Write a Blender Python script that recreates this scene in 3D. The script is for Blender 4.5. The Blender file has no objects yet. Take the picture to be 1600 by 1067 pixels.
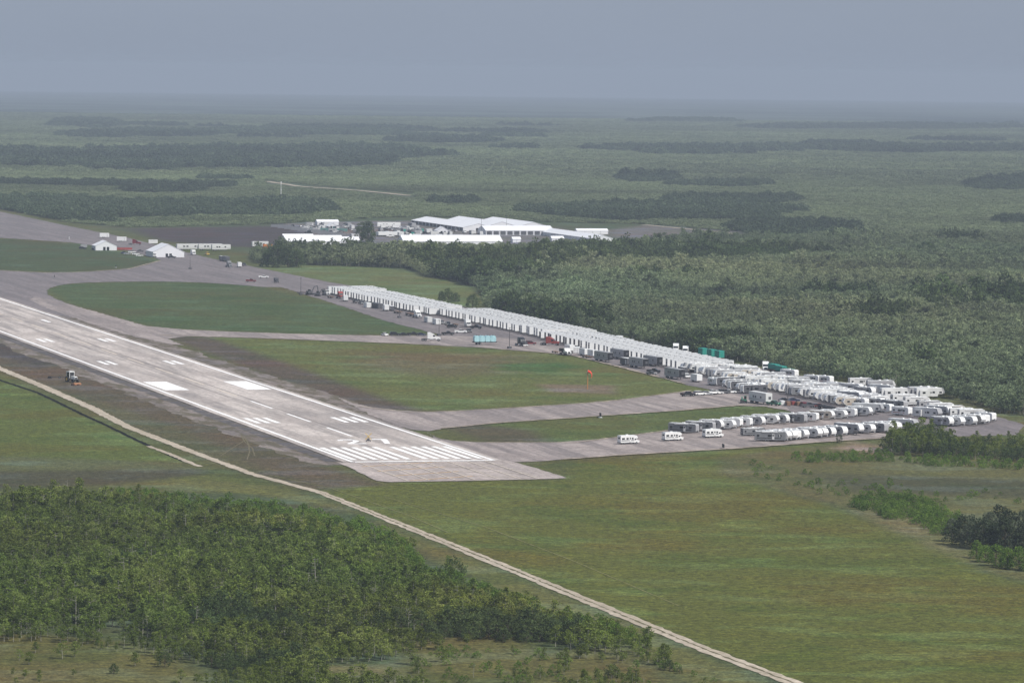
import bpy, math, random
import numpy as np
from mathutils import Matrix, Vector
from mathutils.geometry import tessellate_polygon

S = bpy.context.scene
rnd = random.Random(7)
RNG = np.random.default_rng(11)

# ---------------------------------------------------------------- camera (a drone 119 m up)
FPX, CAMH, PIT, ROLL = 7142.166, 119.47, .0590893, .01105347
YAW, RX0, RY0 = .26652777, -26.829, 1394.022          # runway heading and threshold centre
RE = 7.4e6                                            # earth radius with refraction
cam = bpy.data.cameras.new('camera'); camo = bpy.data.objects.new('camera', cam)
S.collection.objects.link(camo); S.camera = camo
cam.sensor_width = 36; cam.lens = FPX / 1600 * 36; cam.clip_start = 1; cam.clip_end = 200000
camo.matrix_world = Matrix.Translation((0, 0, CAMH)) @ Matrix.Rotation(math.pi / 2 - PIT, 4, 'X') @ Matrix.Rotation(ROLL, 4, 'Z')

# ---------------------------------------------------------------- sky, sun, exposure
SUN_EL, SUN_AZ = math.radians(49), math.atan2(.80, -.60)   # azimuth measured from +Y towards +X
W = bpy.data.worlds.new('World'); S.world = W; W.use_nodes = True
nt = W.node_tree; nt.nodes.clear()
sky = nt.nodes.new('ShaderNodeTexSky'); sky.sky_type = 'NISHITA'; sky.sun_disc = False
sky.sun_elevation = SUN_EL; sky.sun_rotation = SUN_AZ; sky.altitude = 0
sky.air_density = 1.0; sky.dust_density = 1.5; sky.ozone_density = 1.0
tint = nt.nodes.new('ShaderNodeMix'); tint.data_type = 'RGBA'; tint.inputs[0].default_value = SKYMIX = .86
tint.inputs[7].default_value = (3.0, 3.56, 4.62, 1)          # the even blue-grey cloud veil
bgn = nt.nodes.new('ShaderNodeBackground'); bgn.inputs[1].default_value = .1
out = nt.nodes.new('ShaderNodeOutputWorld')
tc = nt.nodes.new('ShaderNodeTexCoord'); mpw = nt.nodes.new('ShaderNodeMapping'); mpw.inputs['Scale'].default_value = (4, 4, 12)
cn = nt.nodes.new('ShaderNodeTexNoise'); cn.inputs['Scale'].default_value = 1.6; cn.inputs['Detail'].default_value = 5
cr = nt.nodes.new('ShaderNodeMapRange'); cr.inputs[1].default_value = .35; cr.inputs[2].default_value = .65; cr.inputs[3].default_value = .975; cr.inputs[4].default_value = 1.025
cm = nt.nodes.new('ShaderNodeVectorMath'); cm.operation = 'SCALE'; cm.inputs[0].default_value = tint.inputs[7].default_value[:3]   # soft unevenness of the cloud veil, all round
nt.links.new(tc.outputs['Generated'], mpw.inputs[0]); nt.links.new(mpw.outputs[0], cn.inputs['Vector']); nt.links.new(cn.outputs[0], cr.inputs[0]); nt.links.new(cr.outputs[0], cm.inputs['Scale']); nt.links.new(cm.outputs[0], tint.inputs[7])
nt.links.new(sky.outputs[0], tint.inputs[6]); nt.links.new(tint.outputs[2], bgn.inputs[0]); nt.links.new(bgn.outputs[0], out.inputs[0])
sun = bpy.data.lights.new('sun', 'SUN'); sun.energy = 4.9; sun.angle = math.radians(.8); sun.color = (1, .965, .91)
suno = bpy.data.objects.new('sun', sun); S.collection.objects.link(suno)
sd = Vector((math.sin(SUN_AZ) * math.cos(SUN_EL), math.cos(SUN_AZ) * math.cos(SUN_EL), math.sin(SUN_EL)))
suno.rotation_euler = sd.to_track_quat('Z', 'Y').to_euler(); suno.location = (0, 1500, 900)
S.view_settings.view_transform = 'Standard'; S.view_settings.look = 'None'
S.view_settings.exposure = 0; S.view_settings.gamma = 1; S.view_settings.use_curve_mapping = False
S.cycles.max_bounces = 4; S.cycles.diffuse_bounces = 2; S.cycles.glossy_bounces = 2; S.cycles.transmission_bounces = 2
S.cycles.transparent_max_bounces = 4; S.cycles.volume_bounces = 0
S.cycles.use_denoising = True

# ---------------------------------------------------------------- geometry helpers
C = S.collection
def zg(x, y): return -(x * x + y * y) / (2 * RE)
def un(px, py, z=0.):
    u, v = px - 800, py - 533.5
    c, s = math.cos(ROLL), math.sin(ROLL)
    u, v = c * u + s * v, -s * u + c * v
    dx = u / FPX; dy = math.cos(PIT) - v / FPX * math.sin(PIT); dz = -math.sin(PIT) - v / FPX * math.cos(PIT)
    a = (dx * dx + dy * dy) / (2 * RE); disc = dz * dz - 4 * a * (CAMH - z)
    t = (-dz - math.sqrt(max(disc, 0))) / (2 * a)
    return t * dx, t * dy
def proj(X, Y, z=0.):                                  # vectorised ground point -> picture
    Z = z - (X * X + Y * Y) / (2 * RE) - CAMH
    zc = Y * math.cos(PIT) - Z * math.sin(PIT); yc = -(Y * math.sin(PIT) + Z * math.cos(PIT))
    u = FPX * X / zc; v = FPX * yc / zc; c, s = math.cos(ROLL), math.sin(ROLL)
    return 800 + c * u - s * v, 533.5 + s * u + c * v
SY, CY = math.sin(YAW), math.cos(YAW)
def wp(d, l): return RX0 - SY * d + CY * l, RY0 + CY * d + SY * l      # runway frame -> world
def dl(x, y): x -= RX0; y -= RY0; return -SY * x + CY * y, CY * x + SY * y
def hdir(h):                                            # heading in the runway frame, degrees: 0 = away along it, 90 = to its right
    a = math.radians(h); return math.cos(a) * -SY + math.sin(a) * CY, math.cos(a) * CY + math.sin(a) * SY
def lin(c): return tuple(((v / 255 + .055) / 1.055) ** 2.4 if v > 10 else v / 255 / 12.92 for v in c)

MATS = {}
def mat(name, col, rough=.6, metal=0., spec=.3, noise=None, emit=None):
    if name in MATS: return MATS[name]
    m = bpy.data.materials.new(name); m.use_nodes = True; n = m.node_tree.nodes; L = m.node_tree.links
    b = n['Principled BSDF']; b.inputs['Roughness'].default_value = rough; b.inputs['Metallic'].default_value = metal
    b.inputs['Specular IOR Level'].default_value = spec
    b.inputs['Base Color'].default_value = (*col, 1)
    sc, amt = noise or (1.3, .12)
    t = n.new('ShaderNodeTexCoord'); g = n.new('ShaderNodeTexNoise'); g.inputs['Scale'].default_value = sc; g.inputs['Detail'].default_value = 3
    oi = n.new('ShaderNodeObjectInfo')
    r = n.new('ShaderNodeMapRange'); r.inputs[1].default_value = .3; r.inputs[2].default_value = .7; r.inputs[3].default_value = 1 - amt; r.inputs[4].default_value = 1 + amt * .4
    x = n.new('ShaderNodeMix'); x.data_type = 'RGBA'; x.blend_type = 'MULTIPLY'; x.inputs[0].default_value = 1
    x.inputs[6].default_value = (*col, 1)
    L.new(t.outputs['Object'], g.inputs['Vector']); L.new(g.outputs[0], r.inputs[0]); L.new(r.outputs[0], x.inputs[7])
    L.new(x.outputs[2], b.inputs['Base Color'])
    MATS[name] = m; return m

def mesh(name, V, F, m=None, smooth=False):
    me = bpy.data.meshes.new(name); me.from_pydata([tuple(v) for v in V], [], F)
    if m is not None: me.materials.append(m)
    if smooth: me.polygons.foreach_set('use_smooth', [True] * len(me.polygons))
    me.update(); return me
def obj(name, me, parent=None, loc=None, **props):
    o = bpy.data.objects.new(name, me); C.objects.link(o)
    if parent is not None: o.parent = parent
    if loc is not None: o.location = loc
    for k, v in props.items(): o[k] = v
    return o

# ---------------------------------------------------------------- shader helpers for the surfaces
def nodes_of(name):
    m = bpy.data.materials.new(name); m.use_nodes = True; n = m.node_tree.nodes; L = m.node_tree.links
    b = n['Principled BSDF']; b.inputs['Specular IOR Level'].default_value = .15; b.inputs['Roughness'].default_value = .9
    return m, n, L, b
def nz(n, L, vec, scale, detail=4, rough=.55, stretch=None):
    if stretch:
        mp = n.new('ShaderNodeMapping'); mp.inputs['Scale'].default_value = stretch; L.new(vec, mp.inputs[0]); vec = mp.outputs[0]
    t = n.new('ShaderNodeTexNoise'); t.inputs['Scale'].default_value = scale; t.inputs['Detail'].default_value = detail
    t.inputs['Roughness'].default_value = rough; L.new(vec, t.inputs['Vector']); return t.outputs[0]
def rng(n, L, v, a, b, c, d):
    r = n.new('ShaderNodeMapRange'); r.inputs[1].default_value = a; r.inputs[2].default_value = b; r.inputs[3].default_value = c; r.inputs[4].default_value = d
    L.new(v, r.inputs[0]); return r.outputs[0]
def mixc(n, L, fac, a, b, mode='MIX'):
    x = n.new('ShaderNodeMix'); x.data_type = 'RGBA'; x.blend_type = mode
    for i, v in ((0, fac), (6, a), (7, b)):
        if isinstance(v, (int, float)): x.inputs[i].default_value = v
        elif isinstance(v, tuple): x.inputs[i].default_value = (*v[:3], 1)
        else: L.new(v, x.inputs[i])
    return x.outputs[2]
def mul(n, L, a, b, op='MULTIPLY'):
    x = n.new('ShaderNodeMath'); x.operation = op
    for i, v in ((0, a), (1, b)):
        if isinstance(v, (int, float)): x.inputs[i].default_value = v
        else: L.new(v, x.inputs[i])
    return x.outputs[0]

# ---------------------------------------------------------------- the ground sheet
def sdist(P, poly):                                     # signed distance, + inside
    Q = np.array(poly); n = len(Q); best = np.full(len(P), 1e18); ins = np.zeros(len(P), bool)
    for i in range(n):
        a, b = Q[i], Q[(i + 1) % n]; e = b - a; w = P - a
        t = np.clip((w @ e) / max(e @ e, 1e-9), 0, 1); q = w - t[:, None] * e
        best = np.minimum(best, (q * q).sum(1))
        c = ((a[1] <= P[:, 1]) != (b[1] <= P[:, 1]))
        with np.errstate(divide='ignore', invalid='ignore'):
            xx = a[0] + (P[:, 1] - a[1]) * e[0] / (e[1] if e[1] else 1e-9)
        ins ^= c & (P[:, 0] < xx)
    d = np.sqrt(best); return np.where(ins, d, -d)
def pxpoly(pts): return [un(*p) for p in pts]
def dlpoly(pts): return [wp(*p) for p in pts]

fwd = np.concatenate([np.arange(-9, 9.001, .04)])
side = np.concatenate([np.arange(14, 347, 9.)])
ang = np.radians(np.concatenate([fwd, side]))
rows = [0.001, 200, 450, 650, 760]
y = 1250.
while y > 300: rows.append(un(800, y)[1]); y -= 2.2 if y > 620 else 1.4
while rows[-1] < 43500: rows.append(rows[-1] * 1.035)
rows = np.array(rows)
A, Rr = np.meshgrid(ang, rows); GX = (Rr * np.sin(A)).ravel(); GY = (Rr * np.cos(A)).ravel()
GZ = -(GX ** 2 + GY ** 2) / (2 * RE)
na, nr = len(ang), len(rows)
i0 = (np.arange(nr - 1)[:, None] * na + np.arange(na)[None]).ravel(); i1 = (np.arange(nr - 1)[:, None] * na + (np.arange(na) + 1)[None] % na).ravel()
GF = np.stack([i0, i1, i1 + na, i0 + na], 1)
GP = np.stack([GX, GY], 1)
KA = .63                                                # picture brightness of a lit surface -> its albedo
base = np.array(lin((84, 94, 60))) * KA
col = np.tile(base, (len(GP), 1))
ZONES = [  # outline, colour, blend width in metres
 (dlpoly([(-90, -140), (-90, 300), (2900, 246), (2900, -140)]), (96, 98, 52), 12),
 (pxpoly([(500, 770), (620, 752), (880, 750), (905, 722), (1320, 690), (1170, 712), (1120, 740), (1300, 790), (1480, 860), (1540, 895), (1620, 915), (1950, 1010), (1950, 1240), (1500, 1240), (1240, 1067), (950, 952), (800, 890)]), (100, 104, 42), 4),
 (pxpoly([(1120, 715), (1330, 690), (1420, 694), (1900, 690), (1900, 960), (1620, 912), (1540, 892), (1480, 858), (1300, 786), (1130, 742)]), (104, 102, 60), 3),
 (pxpoly([(1300, 700), (1380, 712), (1380, 698), (1330, 690)]), (150, 128, 104), 5),
 (pxpoly([(1330, 792), (1480, 866), (1530, 880), (1500, 850), (1380, 790)]), (122, 116, 76), 6),
 (pxpoly([(1250, 738), (1900, 760), (1900, 790), (1330, 768)]), (84, 84, 56), 8),
 (pxpoly([(-300, 500), (0, 588), (130, 648), (240, 700), (290, 722), (0, 732), (-400, 732)]), (96, 106, 46), 4),
 (pxpoly([(-300, 700), (0, 712), (270, 722), (310, 734), (0, 734), (-400, 736)]), (100, 104, 66), 6),
 (pxpoly([(-400, 738), (0, 736), (200, 734), (310, 732), (335, 742), (180, 756), (0, 764), (-400, 770)]), (82, 80, 56), 8),
 (pxpoly([(335, 740), (500, 778), (800, 898), (1240, 1085), (1120, 1085), (900, 978), (700, 884), (560, 800), (400, 772), (200, 756)]), (108, 108, 58), 4),
 (pxpoly([(-300, 400), (0, 530), (200, 606), (400, 690), (600, 758), (480, 764), (390, 742), (280, 697), (60, 600), (0, 575), (-300, 440)]), (100, 88, 66), 6),
 (pxpoly([(60, 604), (200, 640), (330, 690), (420, 738), (380, 738), (270, 694)]), (98, 94, 62), 5),
 (pxpoly([(-200, 480), (0, 512), (110, 560), (60, 575), (0, 556), (-200, 500)]), (82, 74, 66), 6),
 (pxpoly([(-200, 372), (0, 374), (130, 382), (240, 404), (245, 412), (200, 420), (100, 425), (0, 422), (-200, 418)]), (78, 90, 52), 5),  # far island grass, darkened to hold part of the cloud shadow
 (pxpoly([(70, 452), (110, 444), (250, 439), (400, 446), (520, 476), (690, 520), (600, 524), (420, 520), (240, 512), (120, 478)]), (82, 96, 52), 5),  # longer island, likewise with cloud shade put into its grass colour
 (pxpoly([(250, 526), (420, 524), (700, 530), (860, 546), (1000, 580), (1110, 607), (940, 628), (720, 640), (610, 640), (500, 606), (380, 566)]), (104, 110, 54), 5),
 (pxpoly([(560, 548), (820, 556), (860, 575), (700, 590), (560, 575)]), (108, 102, 64), 16),
 (pxpoly([(840, 600), (960, 602), (960, 616), (860, 612)]), (128, 112, 88), 4),
 (pxpoly([(780, 568), (880, 566), (905, 574), (860, 582), (770, 578)]), (78, 104, 48), 7),
 (pxpoly([(250, 524), (330, 528), (450, 568), (600, 622), (660, 642), (560, 638), (400, 580)]), (96, 84, 68), 5),
 (pxpoly([(680, 668), (780, 660), (940, 648), (1180, 632), (1260, 648), (1140, 656), (1040, 672), (900, 690), (760, 690)]), (94, 104, 50), 4),
 (pxpoly([(680, 666), (740, 662), (830, 672), (860, 690), (760, 691)]), (94, 86, 62), 6),
 (pxpoly([(380, 416), (560, 414), (700, 432), (740, 450), (760, 474), (720, 486), (520, 442), (430, 424)]), (106, 116, 66), 6),
 (pxpoly([(700, 474), (900, 514), (1100, 556), (1300, 590), (1600, 636), (1700, 656), (1700, 690), (1560, 676), (1440, 610), (1100, 575), (930, 540), (720, 490)]), (106, 106, 64), 5),
 (pxpoly([(200, 358), (440, 353), (560, 374), (620, 384), (440, 388), (330, 384), (250, 376)]), (80, 70, 66), 10),
 (pxpoly([(430, 349), (560, 346), (660, 345), (870, 356), (960, 374), (900, 382), (560, 384), (500, 372)]), (124, 118, 114), 8),
 (pxpoly([(930, 362), (1010, 352), (1160, 362), (1160, 372), (960, 372)]), (118, 112, 104), 10),
 (pxpoly([(-80, 985), (60, 990), (250, 1008), (330, 1067), (300, 1240), (-100, 1240)]), (104, 100, 54), 5),
 (pxpoly([(640, 1004), (800, 985), (850, 1020), (960, 1008), (1040, 1060), (1100, 1240), (560, 1240)]), (104, 100, 54), 5),
 (pxpoly([(500, 1042), (620, 1036), (640, 1067), (560, 1120), (480, 1090)]), (128, 118, 82), 4),
]
ff = np.where((Rr.ravel() > 700) & (np.abs(A.ravel()) < .16) & (Rr.ravel() < 5500))[0]
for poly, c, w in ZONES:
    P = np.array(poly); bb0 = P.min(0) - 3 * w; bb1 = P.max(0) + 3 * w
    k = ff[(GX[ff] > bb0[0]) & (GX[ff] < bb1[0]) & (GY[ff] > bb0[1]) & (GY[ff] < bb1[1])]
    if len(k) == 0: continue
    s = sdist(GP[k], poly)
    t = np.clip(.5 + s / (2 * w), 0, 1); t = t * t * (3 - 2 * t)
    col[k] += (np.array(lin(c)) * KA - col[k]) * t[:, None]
gm, n, L, b = nodes_of('grassland')
geo = n.new('ShaderNodeNewGeometry').outputs['Position']
at = n.new('ShaderNodeAttribute'); at.attribute_name = 'tone'
c = at.outputs['Color']
big = nz(n, L, geo, .011, 5, .6); mid = nz(n, L, geo, .06, 5, .6); fine = nz(n, L, geo, .45, 4, .7); far = nz(n, L, geo, .0011, 6, .62)
p2 = nz(n, L, geo, .022, 5, .6, (1, 1, 1)); str_ = nz(n, L, geo, .035, 5, .62, (.8, 1.3, 1)); tuft = nz(n, L, geo, 1.6, 2, .6)
c = mixc(n, L, rng(n, L, big, .52, .60, 0, .9), c, mixc(n, L, 1., c, (1.06, .86, .8), 'MULTIPLY'))
c = mixc(n, L, rng(n, L, str_, .515, .60, 0, .95), c, mixc(n, L, 1., c, (1.22, 1.38, 2.0), 'MULTIPLY'))
c = mixc(n, L, rng(n, L, p2, .47, .38, 0, .8), c, mixc(n, L, 1., c, (.72, .86, .70), 'MULTIPLY'))
c = mixc(n, L, rng(n, L, mid, .52, .66, 0, .6), c, mixc(n, L, 1., c, (1.3, 1.26, 1.1), 'MULTIPLY'))
c = mixc(n, L, 1., c, rng(n, L, fine, .38, .62, .62, 1.38), 'MULTIPLY')
c = mixc(n, L, 1., c, rng(n, L, tuft, .38, .62, .66, 1.34), 'MULTIPLY')
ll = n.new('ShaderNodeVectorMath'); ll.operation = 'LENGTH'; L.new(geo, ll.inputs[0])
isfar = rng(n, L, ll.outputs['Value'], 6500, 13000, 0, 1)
fc = mixc(n, L, rng(n, L, far, .44, .57, 0, 1), lin((48, 60, 54)), lin((88, 98, 86)))  # far ground toned dark, the forest's self-shading included in the colour
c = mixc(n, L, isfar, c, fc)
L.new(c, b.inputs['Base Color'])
bp = n.new('ShaderNodeBump'); bp.inputs['Strength'].default_value = .5; bp.inputs['Distance'].default_value = .5
L.new(fine, bp.inputs['Height']); L.new(bp.outputs[0], b.inputs['Normal'])
gme = bpy.data.meshes.new('ground'); gme.vertices.add(len(GP)); gme.vertices.foreach_set('co', np.stack([GX, GY, GZ], 1).ravel())
gme.loops.add(GF.size); gme.loops.foreach_set('vertex_index', GF.ravel().astype(np.int32))
gme.polygons.add(len(GF)); gme.polygons.foreach_set('loop_start', np.arange(0, GF.size, 4, dtype=np.int32)); gme.polygons.foreach_set('loop_total', np.full(len(GF), 4, np.int32))
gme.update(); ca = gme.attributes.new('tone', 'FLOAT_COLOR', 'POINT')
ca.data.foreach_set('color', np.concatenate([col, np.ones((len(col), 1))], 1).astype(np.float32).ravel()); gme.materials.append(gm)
obj('ground', gme, kind='structure', label='flat grassland and swamp plain reaching to the horizon')

# the hazy air: one closed box around camera and land
def boxvf(x0, x1, y0, y1, z0, z1):
    return [(x0, y0, z0), (x1, y0, z0), (x1, y1, z0), (x0, y1, z0), (x0, y0, z1), (x1, y0, z1), (x1, y1, z1), (x0, y1, z1)], \
        [(3, 2, 1, 0), (4, 5, 6, 7), (0, 1, 5, 4), (1, 2, 6, 5), (2, 3, 7, 6), (3, 0, 4, 7)]
hm = bpy.data.materials.new('hazy_air'); hm.use_nodes = True; hn = hm.node_tree.nodes; hn.clear()
ho = hn.new('ShaderNodeOutputMaterial'); pv = hn.new('ShaderNodeVolumePrincipled')
pv.inputs["Color"].default_value = (.56, .643, .765, 1); pv.inputs['Density'].default_value = 8.0e-5; pv.inputs['Anisotropy'].default_value = 0
hm.node_tree.links.new(pv.outputs[0], ho.inputs['Volume'])
V, F = boxvf(-47000, 47000, -47000, 47000, -131, CAMH + 22)
obj('haze', mesh('haze', V, F, hm), kind='stuff', label='pale blue humid haze over the swamp plain')

# ---------------------------------------------------------------- pavements
def runway_vec(n):
    """texture vector turned into the runway frame: x across, y along"""
    g = n.new('ShaderNodeNewGeometry').outputs['Position']
    mp = n.new('ShaderNodeMapping'); mp.vector_type = 'POINT'; mp.inputs['Rotation'].default_value = (0, 0, -YAW)
    n.id_data.links.new(g, mp.inputs[0]); return g, mp.outputs[0]
def pave_mat(name, pale, dark, stain, streak=.5, grass=0.):
    m, n, L, b = nodes_of(name); g, v = runway_vec(n)
    along = nz(n, L, v, .14, 6, .65, (1, .045, 1)); mott = nz(n, L, g, .035, 6, .65); fine = nz(n, L, g, .5, 5, .7, None)
    fl = nz(n, L, v, .9, 4, .6, (1, .12, 1))
    c = mixc(n, L, rng(n, L, along, .43, .58, 0, streak), lin(pale), lin(dark))
    c = mixc(n, L, rng(n, L, mott, .46, .60, 0, .8), c, lin(stain))
    c = mixc(n, L, 1., c, rng(n, L, fine, .36, .64, .72, 1.25), 'MULTIPLY')
    c = mixc(n, L, rng(n, L, fl, .56, .66, 0, .5), c, lin(dark))
    if grass:
        gn = nz(n, L, v, .16, 6, .7, (1, .3, 1))
        c = mixc(n, L, rng(n, L, gn, .47, .54, 0, grass), c, lin((84, 78, 58)))
    L.new(c, b.inputs['Base Color']); return m
M_RUN = pave_mat('runway_concrete', (194, 184, 177), (136, 129, 126), (168, 158, 152), .85)
M_SHO = pave_mat('shoulder_asphalt', (138, 128, 122), (96, 90, 88), (112, 100, 90), .8, .8)
M_TAX = pave_mat('taxiway_asphalt', (158, 147, 142), (112, 105, 104), (136, 126, 122), .75)
M_APR = pave_mat('apron_asphalt', (126, 118, 118), (100, 95, 96), (114, 107, 106), .7)
M_PAD = pave_mat('pad_concrete', (180, 168, 162), (134, 126, 124), (156, 145, 140), .6, .12)
M_EDGE = pave_mat('crumbled_edge', (178, 164, 150), (140, 128, 116), (160, 146, 130), .6, .35)
M_DIRT = pave_mat('limestone_track', (186, 174, 158), (150, 138, 120), (168, 156, 138), .6, .1)

def jag(pts, step, amp, rr, closed=True):
    """break a world-space outline into short ragged steps"""
    o = []; n = len(pts)
    for i in range(n if closed else n - 1):
        a, b = Vector(pts[i][:2]), Vector(pts[(i + 1) % n][:2]); ln = (b - a).length; k = max(1, int(ln / step))
        nn = Vector((-(b - a).y, (b - a).x)) / max(ln, 1e-6)
        for j in range(k):
            w = 0 if j == 0 else amp
            q = a.lerp(b, j / k) + nn * rr.uniform(-w, w); o.append((q.x, q.y))
    if not closed: o.append(pts[-1][:2])
    return o
def smooth_poly(pts, it=2):
    for _ in range(it):
        o = []
        for i in range(len(pts)):
            a, b = pts[i], pts[(i + 1) % len(pts)]
            o += [(.75 * a[0] + .25 * b[0], .75 * a[1] + .25 * b[1]), (.25 * a[0] + .75 * b[0], .25 * a[1] + .75 * b[1])]
        pts = o
    return pts
def sheet(name, pts, m, z, parent=None, **pr):
    V = [Vector((x, y, zg(x, y) + z)) for x, y in pts]
    T = tessellate_polygon([[Vector((v.x, v.y, 0)) for v in V]])
    F = []
    for t in T:
        a, b_, c_ = (V[i] for i in t)
        F.append(tuple(t) if (b_ - a).cross(c_ - a).z > 0 else tuple(reversed(t)))
    return obj(name, mesh(name, V, F, m), parent, **pr)
def strip(name, cl, half, m, z, rr, amp=0., step=6., parent=None, **pr):
    """a band along a world-space centre line"""
    P = []
    for i in range(len(cl) - 1):
        a, b = Vector(cl[i][:2]), Vector(cl[i + 1][:2]); k = max(1, int((b - a).length / step))
        P += [a.lerp(b, j / k) for j in range(k)]
    P.append(Vector(cl[-1][:2])); V = []; F = []
    for i, p in enumerate(P):
        t = (P[min(i + 1, len(P) - 1)] - P[max(i - 1, 0)]).normalized(); nn = Vector((-t.y, t.x))
        h = half(i / len(P)) if callable(half) else half
        for s in (1, -1):
            q = p + nn * s * (h + rr.uniform(-amp, amp)); V.append((q.x, q.y, zg(q.x, q.y) + z))
        if i: F.append((2 * i - 2, 2 * i - 1, 2 * i + 1, 2 * i))
    return obj(name, mesh(name, V, F, m), parent, **pr)
r2 = random.Random(5)
ST = dict(kind='structure')
def rect(d0, d1, l0, l1, n=1):
    a = [(d0 + (d1 - d0) * i / n, l0) for i in range(n + 1)] + [(d1 + (d0 - d1) * i / n, l1) for i in range(n + 1)]
    return dlpoly(a)
def grid_sheet(name, d0, d1, l0, l1, m, z, nd, parent=None, **pr):
    V = []; F = []
    for i in range(nd + 1):
        for l in (l0, l1):
            x, y = wp(d0 + (d1 - d0) * i / nd, l); V.append((x, y, zg(x, y) + z))
        if i: F.append((2 * i - 2, 2 * i, 2 * i + 1, 2 * i - 1))
    return obj(name, mesh(name, V, F, m), parent, **pr)
def ragged(name, d0, d1, l0, l1, m, z, amp0, amp1, step=5, **pr):
    V = []; F = []; k = int((d1 - d0) / step); w0 = w1 = 0
    for i in range(k + 1):
        w0 = .7 * w0 + r2.uniform(-1, 1) * amp0; w1 = .7 * w1 + r2.uniform(-1, 1) * amp1
        for l in (l0 + w0, l1 + w1):
            x, y = wp(d0 + (d1 - d0) * i / k, l); V.append((x, y, zg(x, y) + z))
        if i: F.append((2 * i - 2, 2 * i, 2 * i + 1, 2 * i - 1))
    return obj(name, mesh(name, V, F, m), **pr)
ragged('runway_shoulder', -8, 2700, -37, -20, M_SHO, .05, 1.3, 0, label='crumbling grey shoulder along the near edge of the runway', **ST)
ragged('runway_shoulder', 130, 2700, 20, 37, M_SHO, .05, 0, 1.3, label='crumbling grey shoulder along the far edge of the runway', **ST)
runway = grid_sheet('runway', 0, 2700, -25, 25, M_RUN, .22, 60, label='wide pale concrete runway with white markings', **ST)
pad = sheet('blast_pad', jag(dlpoly([(0.0, -27), (-30, -28), (-62, -29.5), (-67, -27), (-66, 0), (-64.5, 18), (-62, 28), (-56, 28.5), (-25, 28), (-3, 27), (0, 26)]), 4, .35, r2), M_PAD, .16, label='worn concrete blast pad with faded chevrons beyond the runway end', **ST)
sh = bpy.data.objects['runway_shoulder']
M_PATCH = pave_mat('patch_asphalt', (96, 92, 92), (74, 72, 73), (84, 80, 80), .6)
for k in range(62):
    d = 4 + 15.2 * k + r2.uniform(-.4, .4)
    grid_sheet('asphalt_patch', d, d + 12 + r2.uniform(-.6, .6), -29.6 + r2.uniform(-.3, .3), -25.6, M_PATCH, .09 + .001 * (k % 3), 1, sh)
# apron / parallel taxiway, the link taxiways and the ragged pale kerbless edges
apron_pts = pxpoly([(0, 331), (-250, 300), (-250, 352), (0, 372), (110, 379), (200, 392), (240, 402), (262, 410), (330, 428), (440, 449), (520, 474), (600, 501), (660, 516), (690, 524), (760, 540), (830, 546), (900, 557), (1000, 582), (1070, 601), (1112, 610), (1190, 630), (1250, 648), (1300, 664), (1260, 672), (1300, 690), (1440, 680), (1500, 682), (1590, 680), (1600, 664), (1560, 652), (1500, 640), (1440, 622), (1380, 606), (1290, 594), (1090, 558), (930, 533), (880, 514), (800, 497), (700, 474), (600, 456), (510, 440), (440, 426), (330, 404), (200, 372), (100, 352)])
sheet('apron', jag(apron_pts, 6, .7, r2), M_APR, .10, label='long grey apron where the trailers stand', **ST)
def taxi(name, px, z, label, m=M_TAX): return sheet(name, jag(smooth_poly(pxpoly(px), 1), 3, .8, r2), m, z, label=label, **ST)
taxi('taxiway', [(772, 719), (700, 695), (660, 672), (690, 688), (760, 692), (900, 691), (1040, 673), (1140, 657), (1250, 648), (1440, 668), (1440, 678), (1300, 690), (1150, 700), (980, 711), (880, 718), (830, 722), (776, 722)], .13, 'grey taxiway curving from the runway end to the parked campers')
taxi('taxiway', [(520, 618), (560, 634), (640, 644), (720, 642), (940, 629), (1100, 608), (1190, 622), (1250, 646), (1180, 632), (1060, 642), (900, 652), (780, 660), (700, 668), (660, 676), (600, 660)], .14, 'pale taxiway running past the row of parked cars')
taxi('taxiway', [(60, 462), (190, 499), (240, 513), (420, 521), (600, 525), (690, 524), (830, 530), (920, 556), (860, 552), (700, 540), (420, 529), (250, 525), (300, 545), (180, 520), (40, 470)], .12, 'grey taxiway running past the white tractor unit')
taxi('taxiway', [(-250, 402), (0, 423), (90, 427), (200, 421), (240, 412), (262, 402), (300, 404), (480, 444), (440, 451), (330, 442), (250, 440), (150, 441), (100, 444), (72, 452), (74, 462), (120, 480), (200, 505), (60, 490), (-250, 420)], .11, 'far grey taxiway crossing towards the big white tent', M_APR)
def edging(px, label, half=.9): return strip('pavement_edge', pxpoly(px), half, M_EDGE, .26, r2, .5, 3., kind='structure', label=label)
edging([(880, 718), (980, 711), (1150, 701), (1300, 690), (1400, 684)], 'pale crumbled edge of the curving taxiway', 1.1)
edging([(690, 670), (780, 661), (900, 653), (1060, 642), (1180, 632)], 'pale crumbled near edge of the middle taxiway')
edging([(560, 636), (640, 645), (720, 643), (940, 629), (1080, 611)], 'pale crumbled far edge of the middle taxiway', .7)
edging([(250, 524), (420, 529), (700, 540), (830, 549), (900, 557), (1000, 582), (1070, 600)], 'pale edge along the apron beside the windsock grass', .7)
edging([(-100, 414), (0, 423), (90, 428), (200, 421), (250, 408)], 'pale edge of the far taxiway', .7)
edging([(760, 692), (900, 692), (1040, 674)], 'pale far edge of the curving taxiway', .6)

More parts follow.
